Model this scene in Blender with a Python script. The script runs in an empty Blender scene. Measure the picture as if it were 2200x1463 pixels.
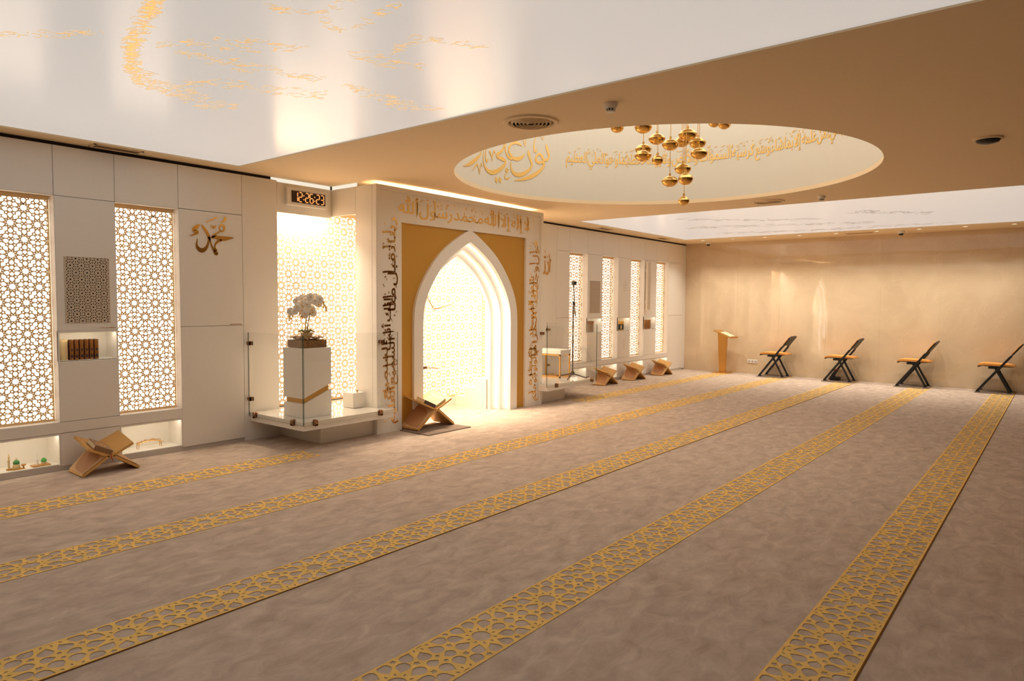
import bpy, math, random
from mathutils import Vector, Matrix
from mathutils.geometry import delaunay_2d_cdt
random.seed(7)
SC = bpy.context.scene
COL = SC.collection
PI = math.pi
# ---------------------------------------------------------------- camera
cd = bpy.data.cameras.new('camera'); cam = bpy.data.objects.new('camera', cd); COL.objects.link(cam)
cd.sensor_width = 36.0; cd.lens = 24.0988; cd.clip_start = 0.05; cd.clip_end = 100
yaw, pitch, roll = math.radians(51.19385), math.radians(-3.17612), math.radians(0.40024)
fw = Vector((math.sin(yaw)*math.cos(pitch), math.cos(yaw)*math.cos(pitch), math.sin(pitch)))
rt = Vector((math.cos(yaw), -math.sin(yaw), 0)); up = rt.cross(fw)
r2 = rt*math.cos(roll)+up*math.sin(roll); u2 = -rt*math.sin(roll)+up*math.cos(roll)
cam.matrix_world = Matrix(((r2.x, u2.x, -fw.x, 0), (r2.y, u2.y, -fw.y, 0), (r2.z, u2.z, -fw.z, 1.6), (0, 0, 0, 1)))
SC.camera = cam
# ---------------------------------------------------------------- world, exposure
w = bpy.data.worlds.new('world'); SC.world = w; w.use_nodes = True
w.node_tree.nodes['Background'].inputs[0].default_value = (1.0, .80, .62, 1)
w.node_tree.nodes['Background'].inputs[1].default_value = 0.02
vs = SC.view_settings; vs.view_transform = 'Standard'; vs.look = 'None'; vs.gamma = 1; vs.use_curve_mapping = False
vs.exposure = 0.9
SC.cycles.use_denoising = True
SC.cycles.max_bounces = 10; SC.cycles.diffuse_bounces = 5; SC.cycles.transparent_max_bounces = 16
SC.cycles.sample_clamp_indirect = 6.0
def area(name, loc, rot, sx, sy, watts, col):
    l = bpy.data.lights.new(name, 'AREA'); l.shape = 'RECTANGLE'; l.size = sx; l.size_y = sy; l.energy = watts; l.color = col
    o = bpy.data.objects.new(name, l); o.location = loc; o.rotation_euler = rot; COL.objects.link(o); return o
WARM = (1.0, .84, .64)
# added fill lights, hidden in mihrab roof and corner bay heads, tilted to the carpet
area('mihrab_fill', (7.02, 6.90, 2.58), (math.radians(-64), 0, 0), 1.5, .35, 200, WARM)
area('corner_bay_fill', (4.97, 7.292, 2.70), (math.radians(-50), 0, 0), .7, .06, 30, WARM)
area('corner_bay_fill', (9.07, 7.292, 2.70), (math.radians(-50), 0, 0), .7, .06, 30, WARM)
# LED strip in the gap above the mihrab frame, washing the ceiling
area('mihrab_cove_led', (7.02, 6.47, 2.93), (PI, 0, 0), 3.2, .05, 4, WARM)
# the row of small downlights washing the marble wall
DLY = (6.46, 5.77, 5.07, 4.36, 3.65, 2.91, 2.19, 1.46, .74)
for y in DLY:
    l = bpy.data.lights.new('downlight_beam', 'SPOT'); l.energy = 46; l.color = (1, .92, .80); l.spot_size = math.radians(120); l.spot_blend = .9; l.shadow_soft_size = .04
    o = bpy.data.objects.new('downlight_beam', l); o.location = (14.95, y, 3.03); COL.objects.link(o)
# ---------------------------------------------------------------- measured room
D = 7.23; SCR = 7.35; BACK = 7.42; E = 15.75; CH = 3.04
LX, NY = -1.6, -3.0        # left wall, wall behind the camera
DC = (7.12, 3.66); DR = 2.27
# ---------------------------------------------------------------- measured outlines, in metres
MUH= [[(3.652, 2.408, 0.008), (3.626, 2.388, 0.038), (3.592, 2.352, 0.047), (3.597, 2.334, 0.032), (3.625, 2.331, 0.026), (3.626, 2.316, 0.023), (3.602, 2.306, 0.023), (3.574, 2.291, 0.013), (3.537, 2.282, 0.002)], [(3.669, 2.408, 0.004), (3.686, 2.387, 0.026), (3.714, 2.352, 0.032), (3.741, 2.307, 0.034), (3.753, 2.26, 0.032), (3.743, 2.225, 0.023), (3.725, 2.176, 0.03), (3.696, 2.144, 0.042), (3.664, 2.134, 0.047), (3.632, 2.153, 0.038), (3.615, 2.186, 0.023), (3.619, 2.23, 0.011), (3.625, 2.26, 0.002)], [(3.748, 2.287, 0.023), (3.768, 2.23, 0.015), (3.781, 2.187, 0.017), (3.802, 2.143, 0.023), (3.827, 2.114, 0.045), (3.846, 2.11, 0.026), (3.852, 2.109, 0.008)], [(3.827, 2.135, 0.042), (3.815, 2.165, 0.021), (3.814, 2.189, 0.015), (3.825, 2.217, 0.019), (3.854, 2.244, 0.026), (3.895, 2.26, 0.023)], [(4.036, 2.294, 0.003), (3.995, 2.291, 0.026), (3.928, 2.28, 0.049), (3.873, 2.28, 0.049), (3.83, 2.287, 0.036), (3.79, 2.282, 0.026), (3.772, 2.275, 0.011)], [(3.783, 2.283, 0.023), (3.816, 2.308, 0.03), (3.838, 2.328, 0.017), (3.871, 2.348, 0.015), (3.889, 2.364, 0.019)], [(3.882, 2.36, 0.013), (3.869, 2.386, 0.012), (3.879, 2.415, 0.017), (3.901, 2.424, 0.023), (3.923, 2.412, 0.026), (3.926, 2.388, 0.023), (3.911, 2.362, 0.019), (3.889, 2.355, 0.015)], [(3.777, 2.416, 0.003), (3.782, 2.396, 0.015), (3.803, 2.387, 0.021), (3.823, 2.396, 0.017), (3.83, 2.422, 0.003)], [(3.803, 2.418, 0.004), (3.803, 2.391, 0.011)], [(3.726, 2.431, 0.003), (3.733, 2.446, 0.009), (3.787, 2.471, 0.011), (3.837, 2.5, 0.013), (3.853, 2.507, 0.004)], [(3.932, 2.517, 0.008), (3.941, 2.504, 0.026), (3.924, 2.471, 0.023), (3.898, 2.455, 0.011), (3.889, 2.449, 0.002)]]
ALL= [[(10.043, 2.443, 0.012), (10.055, 2.38, 0.022), (10.06, 2.285, 0.025), (10.059, 2.146, 0.012)], [(10.053, 2.472, 0.007), (10.013, 2.438, 0.014), (9.966, 2.399, 0.007)], [(10.055, 2.38, 0.016), (10.075, 2.362, 0.025), (10.09, 2.34, 0.009)], [(9.994, 2.353, 0.009), (10.001, 2.298, 0.031), (10.02, 2.224, 0.019), (10.014, 2.152, 0.025), (9.971, 2.114, 0.044), (9.93, 2.141, 0.019)], [(9.903, 2.353, 0.012), (9.911, 2.239, 0.025), (9.91, 2.168, 0.028), (9.876, 2.123, 0.044), (9.853, 2.11, 0.006)], [(9.878, 2.426, 0.007), (9.885, 2.403, 0.025), (9.919, 2.401, 0.025), (9.933, 2.437, 0.007)], [(9.901, 2.439, 0.006), (9.902, 2.404, 0.012)], [(9.906, 2.53, 0.012), (9.91, 2.483, 0.011)]]
NUR= [[(69.151, 3.83, 0.006), (68.95, 3.788, 0.035), (68.462, 3.728, 0.035), (67.976, 3.669, 0.024), (68.805, 3.615, 0.032), (69.937, 3.604, 0.03), (70.511, 3.614, 0.024)], [(70.511, 3.614, 0.035), (71.098, 3.661, 0.041), (72.258, 3.68, 0.03), (73.411, 3.637, 0.024), (73.495, 3.588, 0.041), (72.223, 3.557, 0.035), (70.5, 3.577, 0.035), (70.112, 3.554, 0.03), (70.479, 3.503, 0.035), (72.381, 3.433, 0.047), (75.303, 3.359, 0.053), (78.718, 3.307, 0.041), (81.413, 3.278, 0.024), (83.541, 3.26, 0.005)], [(76.998, 3.71, 0.006), (76.886, 3.668, 0.041), (76.369, 3.61, 0.035), (75.551, 3.541, 0.03), (75.538, 3.492, 0.03), (76.723, 3.438, 0.038), (79.147, 3.374, 0.053), (81.854, 3.348, 0.056), (84.0, 3.364, 0.047), (84.996, 3.418, 0.03), (85.237, 3.506, 0.009)], [(79.864, 3.742, 0.005), (80.91, 3.765, 0.024), (82.6, 3.773, 0.035), (84.75, 3.746, 0.027), (86.057, 3.69, 0.03), (86.154, 3.636, 0.035), (85.147, 3.584, 0.035), (83.833, 3.556, 0.041), (81.698, 3.563, 0.053), (79.621, 3.604, 0.03), (78.503, 3.65, 0.006)], [(88.317, 3.728, 0.024), (88.073, 3.665, 0.018), (87.605, 3.609, 0.021), (86.469, 3.558, 0.035), (84.48, 3.54, 0.035)], [(88.43, 3.721, 0.018), (89.216, 3.645, 0.03), (90.606, 3.595, 0.035), (92.27, 3.554, 0.041), (92.02, 3.521, 0.035), (89.649, 3.514, 0.053), (88.032, 3.495, 0.03), (88.249, 3.452, 0.035), (90.086, 3.388, 0.047), (93.19, 3.322, 0.059), (95.953, 3.299, 0.056), (98.598, 3.322, 0.041), (99.985, 3.38, 0.024), (100.423, 3.461, 0.015), (99.888, 3.567, 0.006)], [(101.578, 3.537, 0.005), (102.291, 3.481, 0.024), (104.997, 3.405, 0.047), (108.947, 3.325, 0.053), (112.275, 3.273, 0.03), (116.101, 3.236, 0.003)], [(96.794, 3.568, 0.024), (96.009, 3.539, 0.024), (95.229, 3.487, 0.015), (95.091, 3.442, 0.005)], [(95.098, 3.471, 0.009), (94.61, 3.544, 0.015), (93.995, 3.588, 0.021), (93.492, 3.557, 0.009)], [(98.523, 3.583, 0.009), (99.05, 3.511, 0.015), (98.762, 3.445, 0.027), (98.083, 3.422, 0.027), (97.427, 3.466, 0.006)], [(108.233, 3.238, 0.003), (106.568, 3.283, 0.012), (104.67, 3.341, 0.021), (103.742, 3.309, 0.021), (102.675, 3.227, 0.005)], [(102.68, 3.249, 0.009), (102.257, 3.33, 0.012), (101.685, 3.373, 0.018), (101.101, 3.333, 0.006)], [(86.425, 3.38, 0.006), (87.216, 3.405, 0.018), (87.774, 3.372, 0.024), (86.645, 3.367, 0.018), (87.764, 3.331, 0.012), (88.21, 3.293, 0.015), (87.975, 3.265, 0.021), (86.621, 3.272, 0.018), (85.517, 3.302, 0.005)], [(93.053, 3.259, 0.003), (92.676, 3.218, 0.056), (92.544, 3.175, 0.003)], [(91.121, 3.27, 0.003), (90.755, 3.229, 0.056), (90.39, 3.187, 0.003)], [(79.474, 3.828, 0.012), (78.849, 3.796, 0.015), (78.426, 3.744, 0.004)], [(78.431, 3.762, 0.007), (78.148, 3.849, 0.007)], [(73.777, 3.898, 0.006), (74.439, 3.809, 0.015), (74.417, 3.73, 0.024), (73.82, 3.703, 0.027), (72.956, 3.75, 0.005)], [(71.557, 3.923, 0.009), (70.589, 3.885, 0.004), (70.316, 3.929, 0.012)]]
BANDS= [[(1.19, 4.6, 1.21, 4.71), (1.29, 4.46, 1.32, 4.57), (1.44, 4.27, 1.48, 4.39), (1.6, 4.07, 1.63, 4.14)], [(1.46, 3.19, 1.61, 3.5), (1.54, 3.48, 1.7, 3.86), (1.62, 3.84, 1.79, 4.24), (1.72, 4.19, 1.93, 4.71), (1.91, 4.48, 2.12, 4.98), (2.13, 4.68, 2.27, 4.98), (2.3, 4.72, 2.49, 5.11), (2.53, 4.81, 2.7, 5.15), (2.78, 4.86, 2.81, 4.92)], [(1.82, 4.02, 1.86, 4.12), (1.88, 3.85, 1.96, 4.0), (1.98, 3.7, 2.07, 3.88), (2.1, 3.61, 2.2, 3.79), (2.21, 3.49, 2.3, 3.64), (2.36, 3.42, 2.44, 3.55)], [(1.92, 4.01, 1.97, 4.13), (2.06, 3.96, 2.17, 4.15), (2.25, 3.93, 2.37, 4.14), (2.41, 3.84, 2.5, 3.98), (2.59, 3.85, 2.67, 3.98), (2.76, 3.79, 2.88, 3.94)], [(2.25, 4.65, 2.34, 4.85), (2.31, 4.43, 2.39, 4.58), (2.44, 4.3, 2.54, 4.48), (2.65, 4.24, 2.74, 4.39), (2.83, 4.11, 2.95, 4.29), (2.94, 4.02, 3.06, 4.2)], [(1.88, 3.01, 1.91, 3.05), (1.93, 3.07, 1.98, 3.15), (1.99, 3.07, 2.04, 3.15), (2.06, 3.05, 2.09, 3.09), (2.14, 2.97, 2.16, 3.0), (2.13, 2.84, 2.17, 2.89), (2.12, 2.67, 2.16, 2.72)], [(2.16, 3.0, 2.17, 3.02), (2.27, 3.05, 2.3, 3.1), (2.35, 3.06, 2.38, 3.1)], [(2.38, 3.0, 2.41, 3.03), (2.33, 2.82, 2.39, 2.89), (2.29, 2.67, 2.35, 2.74), (2.32, 2.6, 2.33, 2.61)], [(2.55, 3.28, 2.62, 3.37), (2.63, 3.21, 2.74, 3.34), (2.75, 3.18, 2.93, 3.38), (2.87, 3.18, 2.98, 3.3), (2.98, 3.12, 3.1, 3.24)], [(2.72, 3.07, 2.78, 3.14), (2.64, 2.92, 2.73, 3.02), (2.65, 2.78, 2.72, 2.86), (2.78, 2.68, 2.86, 2.76), (2.96, 2.61, 3.03, 2.67)], [(2.94, 3.8, 3.02, 3.91), (3.11, 3.75, 3.29, 3.96), (3.32, 3.75, 3.52, 3.98), (3.53, 3.75, 3.69, 3.92), (3.75, 3.68, 3.78, 3.71)]]
PEND= [(7.048, 4.124, 3.629, 0.151), (6.829, 3.669, 3.526, 0.189), (7.286, 3.737, 3.496, 0.188), (7.274, 3.903, 3.396, 0.19), (6.997, 3.755, 3.258, 0.188), (7.005, 3.58, 3.189, 0.129), (7.148, 3.498, 3.374, 0.187), (7.607, 3.578, 3.502, 0.181), (7.179, 3.308, 3.461, 0.2), (7.531, 3.348, 3.441, 0.192), (7.249, 3.203, 3.257, 0.187), (7.46, 3.49, 3.153, 0.188), (6.956, 3.22, 2.94, 0.157), (7.267, 3.556, 2.992, 0.186), (7.264, 3.379, 2.757, 0.126), (7.732, 3.117, 3.649, 0.139), (7.856, 3.288, 3.723, 0.142)]
FL = [(4.633, 6.578, 1.644), (4.555, 6.577, 1.602), (4.539, 6.695, 1.625), (4.482, 6.705, 1.596), (4.514, 6.659, 1.578), (4.441, 6.638, 1.532), (4.565, 6.655, 1.532), (4.497, 6.525, 1.561), (4.425, 6.663, 1.486), (4.411, 6.721, 1.481), (4.521, 6.662, 1.49), (4.492, 6.565, 1.455), (4.598, 6.586, 1.509), (4.613, 6.592, 1.472), (4.599, 6.439, 1.621), (4.627, 6.495, 1.561), (4.55, 6.462, 1.598), (4.52, 6.575, 1.496), (4.526, 6.504, 1.643), (4.567, 6.656, 1.62), (4.475, 6.648, 1.56)]
BUD = [(4.439, 6.796, 1.433), (4.452, 6.744, 1.429), (4.447, 6.765, 1.401), (4.377, 6.695, 1.385), (4.444, 6.596, 1.45), (4.495, 6.649, 1.426), (4.47, 6.581, 1.418), (4.674, 6.468, 1.562), (4.642, 6.432, 1.532), (4.669, 6.424, 1.527), (4.703, 6.471, 1.496), (4.657, 6.444, 1.589)]
STEM= [[(4.514, 6.586, 1.247), (4.518, 6.59, 1.344), (4.527, 6.586, 1.427), (4.524, 6.596, 1.505), (4.486, 6.649, 1.564), (4.45, 6.69, 1.518), (4.412, 6.73, 1.435), (4.404, 6.736, 1.388)], [(4.529, 6.568, 1.247), (4.536, 6.569, 1.367), (4.551, 6.559, 1.459), (4.548, 6.569, 1.528), (4.575, 6.543, 1.612), (4.622, 6.486, 1.631), (4.657, 6.437, 1.562), (4.666, 6.42, 1.497)], [(4.522, 6.577, 1.247), (4.533, 6.572, 1.344), (4.548, 6.561, 1.436), (4.523, 6.595, 1.473), (4.493, 6.63, 1.454), (4.495, 6.625, 1.417)]]
# ---------------------------------------------------------------- materials
def S(r, g, b):
    f = lambda c: (c/255/12.92) if c/255 <= .04045 else ((c/255+.055)/1.055)**2.4
    return (f(r), f(g), f(b), 1)
MATS = {}
def mat(name, col, rough=.5, metal=0, spec=.5, noise=None, bump=None, emit=None, coat=0, estr=1):
    m = bpy.data.materials.new(name); m.use_nodes = True; nt = m.node_tree; b = nt.nodes['Principled BSDF']
    b.inputs['Base Color'].default_value = col; b.inputs['Roughness'].default_value = rough
    b.inputs['Metallic'].default_value = metal; b.inputs['Specular IOR Level'].default_value = spec
    b.inputs['Coat Weight'].default_value = coat; b.inputs['Coat Roughness'].default_value = .08
    if emit: b.inputs['Emission Color'].default_value = emit; b.inputs['Emission Strength'].default_value = estr
    if noise or bump:
        tc = nt.nodes.new('ShaderNodeTexCoord')
    if noise:
        sc, amt = noise[0], noise[1]
        n = nt.nodes.new('ShaderNodeTexNoise'); n.inputs['Scale'].default_value = sc; n.inputs['Detail'].default_value = 6
        nt.links.new(tc.outputs['Object'], n.inputs['Vector'])
        r = nt.nodes.new('ShaderNodeMapRange'); r.inputs['From Min'].default_value = .3; r.inputs['From Max'].default_value = .7
        r.inputs['To Min'].default_value = 1-amt; r.inputs['To Max'].default_value = 1+amt
        nt.links.new(n.outputs['Fac'], r.inputs['Value'])
        v = nt.nodes.new('ShaderNodeVectorMath'); v.operation = 'SCALE'; v.inputs[0].default_value = col[:3]
        nt.links.new(r.outputs[0], v.inputs['Scale']); nt.links.new(v.outputs[0], b.inputs['Base Color'])
    if bump:
        n2 = nt.nodes.new('ShaderNodeTexNoise'); n2.inputs['Scale'].default_value = bump[0]; n2.inputs['Detail'].default_value = 4
        nt.links.new(tc.outputs['Object'], n2.inputs['Vector'])
        bp = nt.nodes.new('ShaderNodeBump'); bp.inputs['Strength'].default_value = bump[1]; bp.inputs['Distance'].default_value = .01
        nt.links.new(n2.outputs['Fac'], bp.inputs['Height']); nt.links.new(bp.outputs[0], b.inputs['Normal'])
    MATS[name] = m; return m
WHITE = mat('white_lacquer', S(243, 237, 227), .32, noise=(40, .012))
BRIGHT = mat('white_satin', S(240, 234, 224), .5)
GLOSSW = mat('white_gloss', S(238, 232, 222), .06, coat=.6)
STONEW = mat('white_plinth', S(205, 196, 186), .5, noise=(60, .03))
GAP = mat('dark_gap', S(58, 44, 34), .8)
JOINT = mat('panel_joint', S(120, 100, 80), .8)
CEIL = mat('beige_ceiling_paint', S(240, 217, 180), .75, spec=.25, noise=(30, .012))
LID = mat('drum_fill_glow', (.7, .7, .7, 1), emit=(1, .95, .86, 1), estr=.9)
DRUM = mat('pale_drum_paint', S(222, 215, 200), .7, spec=.25)
GOLDP = mat('gold_paint', S(208, 158, 68), .48, metal=.35, noise=(160, .06), bump=(300, .12))
GOLDM = mat('polished_gold', S(236, 186, 104), .16, metal=1)
GOLDT = mat('gold_leaf_lettering', S(240, 196, 112), .3, metal=.35)
PRINTG = mat('gold_print', S(238, 204, 144), .35, metal=.2, emit=S(236, 196, 130), estr=.28)
BRASS = mat('brushed_brass', S(214, 164, 88), .35, metal=.8, noise=(90, .05))
REHAL = mat('gold_bronze_stand', S(212, 164, 94), .45, metal=.25, noise=(80, .05))
BRONZE = mat('bronze_clamp', S(158, 118, 86), .3, metal=.85)
BLACK = mat('black_plastic', S(15, 15, 16), .45)
DARKM = mat('dark_metal', S(70, 58, 46), .4, metal=.6)
TAN = mat('tan_upholstery', S(232, 160, 78), .85, noise=(200, .08))
MATC = mat('grey_mat', S(138, 120, 106), .95, spec=.1, noise=(120, .08), bump=(400, .3))
CARPG = mat('gold_carpet_pile', S(246, 204, 122), .95, spec=.08, noise=(14, .10), bump=(500, .4))
SEAM_SHADOW = mat('carpet_seam_shadow', S(128, 84, 34), .95, spec=.05)
PAPER = mat('paper', S(226, 208, 170), .8)
CREAM = mat('cream_cover', S(222, 196, 146), .5)
BROWNB = mat('brown_cover', S(142, 104, 70), .5, noise=(60, .08))
MAROON = mat('maroon_cover', S(84, 38, 22), .45)
SPINE = mat('gilt_brown_spine', S(150, 98, 44), .4, metal=.3, noise=(140, .2))
DARKB = mat('dark_violet_cover', S(62, 46, 46), .45)
RED = mat('red_ribbon', S(176, 44, 34), .6)
GREEN = mat('green_dome_paint', S(64, 128, 60), .4)
SOIL = mat('soil', S(150, 108, 62), .95, noise=(30, .35), bump=(60, .8))
STEMG = mat('orchid_stem', S(168, 138, 66), .6)
PETAL = mat('orchid_petal', S(240, 232, 218), .6)
YELLOW = mat('orchid_heart', S(226, 176, 76), .6)
RUBR = mat('redbrown_cushion', S(128, 58, 38), .8)
LEDW = mat('led_strip', (0, 0, 0, 1), emit=(1, .88, .70, 1), estr=9)
LEDC = mat('cove_led', (0, 0, 0, 1), emit=(1, .88, .70, 1), estr=.5)
LEDM = mat('led_strip_mihrab', (0, 0, 0, 1), emit=(1, .90, .76, 1), estr=2.2)
DOWNL = mat('downlight_glow', (0, 0, 0, 1), emit=(1, .82, .58, 1), estr=1.2)
DIGIT = mat('clock_digit', (0, 0, 0, 1), emit=(1, .36, .10, 1), estr=.75)
DIGOFF = mat('clock_display', S(48, 18, 12), .2)
SCREEN = mat('lattice_gold_white', S(240, 204, 150), .45)
SCREENLIT = mat('lattice_lit_bay', S(230, 196, 146), .5)  # same lattice finish, the bays' own lighting worked into its tone
GRILLE = mat('grille_white', S(214, 196, 172), .5)
BACKL = mat('backlight', (.8, .8, .8, 1), emit=(1, .92, .83, 1), estr=.95)
STRETCH = mat('luminous_stretch_fabric', S(176, 175, 173), .22, spec=.5, emit=(1, .965, .92, 1), estr=.245)
def carpet():
    m = mat('carpet_pile', S(176, 158, 142), .95, spec=.08); nt = m.node_tree; b = nt.nodes['Principled BSDF']
    tc = nt.nodes.new('ShaderNodeTexCoord'); mp = nt.nodes.new('ShaderNodeMapping'); mp.inputs['Scale'].default_value = (1.0, 1.7, 1)
    nt.links.new(tc.outputs['Object'], mp.inputs['Vector'])
    n = nt.nodes.new('ShaderNodeTexNoise'); n.inputs['Scale'].default_value = 5.5; n.inputs['Detail'].default_value = 9; n.inputs['Roughness'].default_value = .66
    n.inputs['Distortion'].default_value = .6
    nt.links.new(mp.outputs[0], n.inputs['Vector'])
    r = nt.nodes.new('ShaderNodeValToRGB'); e = r.color_ramp.elements
    e[0].position = .30; e[0].color = S(182, 161, 144); e[1].position = .70; e[1].color = S(220, 201, 183)
    nt.links.new(n.outputs['Fac'], r.inputs[0]); nt.links.new(r.outputs[0], b.inputs['Base Color'])
    n2 = nt.nodes.new('ShaderNodeTexNoise'); n2.inputs['Scale'].default_value = 420; nt.links.new(tc.outputs['Object'], n2.inputs['Vector'])
    bp = nt.nodes.new('ShaderNodeBump'); bp.inputs['Strength'].default_value = .5; bp.inputs['Distance'].default_value = .006
    nt.links.new(n2.outputs['Fac'], bp.inputs['Height'])
    bp2 = nt.nodes.new('ShaderNodeBump'); bp2.inputs['Strength'].default_value = .16; bp2.inputs['Distance'].default_value = .03
    nt.links.new(n.outputs['Fac'], bp2.inputs['Height']); nt.links.new(bp.outputs[0], bp2.inputs['Normal']); nt.links.new(bp2.outputs[0], b.inputs['Normal'])
    return m
CARPET = carpet()
def marble():
    m = mat('beige_marble', S(206, 172, 126), .035, spec=.85); nt = m.node_tree; b = nt.nodes['Principled BSDF']
    tc = nt.nodes.new('ShaderNodeTexCoord')
    n = nt.nodes.new('ShaderNodeTexNoise'); n.inputs['Scale'].default_value = .9; n.inputs['Detail'].default_value = 8; n.inputs['Distortion'].default_value = 1.2
    nt.links.new(tc.outputs['Object'], n.inputs['Vector'])
    r = nt.nodes.new('ShaderNodeValToRGB'); e = r.color_ramp.elements
    e[0].position = .35; e[0].color = S(218, 194, 160); e[1].position = .65; e[1].color = S(230, 208, 174)
    nt.links.new(n.outputs['Fac'], r.inputs[0])
    n2 = nt.nodes.new('ShaderNodeTexNoise'); n2.inputs['Scale'].default_value = 1.7; n2.inputs['Detail'].default_value = 5; n2.inputs['Distortion'].default_value = 2
    nt.links.new(tc.outputs['Object'], n2.inputs['Vector'])
    r2_ = nt.nodes.new('ShaderNodeValToRGB'); e = r2_.color_ramp.elements
    e[0].position = .487; e[0].color = (0, 0, 0, 1); e[1].position = .5; e[1].color = (1, 1, 1, 1)
    e2 = r2_.color_ramp.elements.new(.513); e2.color = (0, 0, 0, 1)
    nt.links.new(n2.outputs['Fac'], r2_.inputs[0])
    mx = nt.nodes.new('ShaderNodeMix'); mx.data_type = 'RGBA'; mx.inputs['B'].default_value = S(238, 216, 180)
    ml = nt.nodes.new('ShaderNodeMath'); ml.operation = 'MULTIPLY'; ml.inputs[1].default_value = .35
    nt.links.new(r2_.outputs[0], ml.inputs[0]); nt.links.new(ml.outputs[0], mx.inputs['Factor'])
    nt.links.new(r.outputs[0], mx.inputs['A']); nt.links.new(mx.outputs['Result'], b.inputs['Base Color'])
    nb = nt.nodes.new('ShaderNodeTexNoise'); nb.inputs['Scale'].default_value = 3; nt.links.new(tc.outputs['Object'], nb.inputs['Vector'])
    bp = nt.nodes.new('ShaderNodeBump'); bp.inputs['Strength'].default_value = .05; bp.inputs['Distance'].default_value = .02
    nt.links.new(nb.outputs['Fac'], bp.inputs['Height']); nt.links.new(bp.outputs[0], b.inputs['Normal'])
    return m
MARBLE = marble()
CARVED = mat('carved_ground', S(190, 138, 92), .6)
FRET = mat('carved_fret', S(240, 202, 148), .5)
def glass(name, tint, edge=False):
    m = bpy.data.materials.new(name); m.use_nodes = True; nt = m.node_tree; nt.nodes.clear()
    o = nt.nodes.new('ShaderNodeOutputMaterial'); t = nt.nodes.new('ShaderNodeBsdfTransparent'); g = nt.nodes.new('ShaderNodeBsdfGlossy')
    t.inputs[0].default_value = tint; g.inputs['Roughness'].default_value = .01
    mx = nt.nodes.new('ShaderNodeMixShader'); f = nt.nodes.new('ShaderNodeFresnel'); ge = nt.nodes.new('ShaderNodeNewGeometry'); mr = nt.nodes.new('ShaderNodeMapRange')
    mr.inputs['To Min'].default_value = 1.45; mr.inputs['To Max'].default_value = 1/1.45
    nt.links.new(ge.outputs['Backfacing'], mr.inputs['Value']); nt.links.new(mr.outputs[0], f.inputs[0])
    nt.links.new(f.outputs[0], mx.inputs[0]); nt.links.new(t.outputs[0], mx.inputs[1]); nt.links.new(g.outputs[0], mx.inputs[2]); nt.links.new(mx.outputs[0], o.inputs[0])
    return m
GLASS = glass('clear_glass', (.985, .99, .985, 1))
GEDGE = mat('green_glass_edge', S(48, 78, 56), .15)
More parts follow.
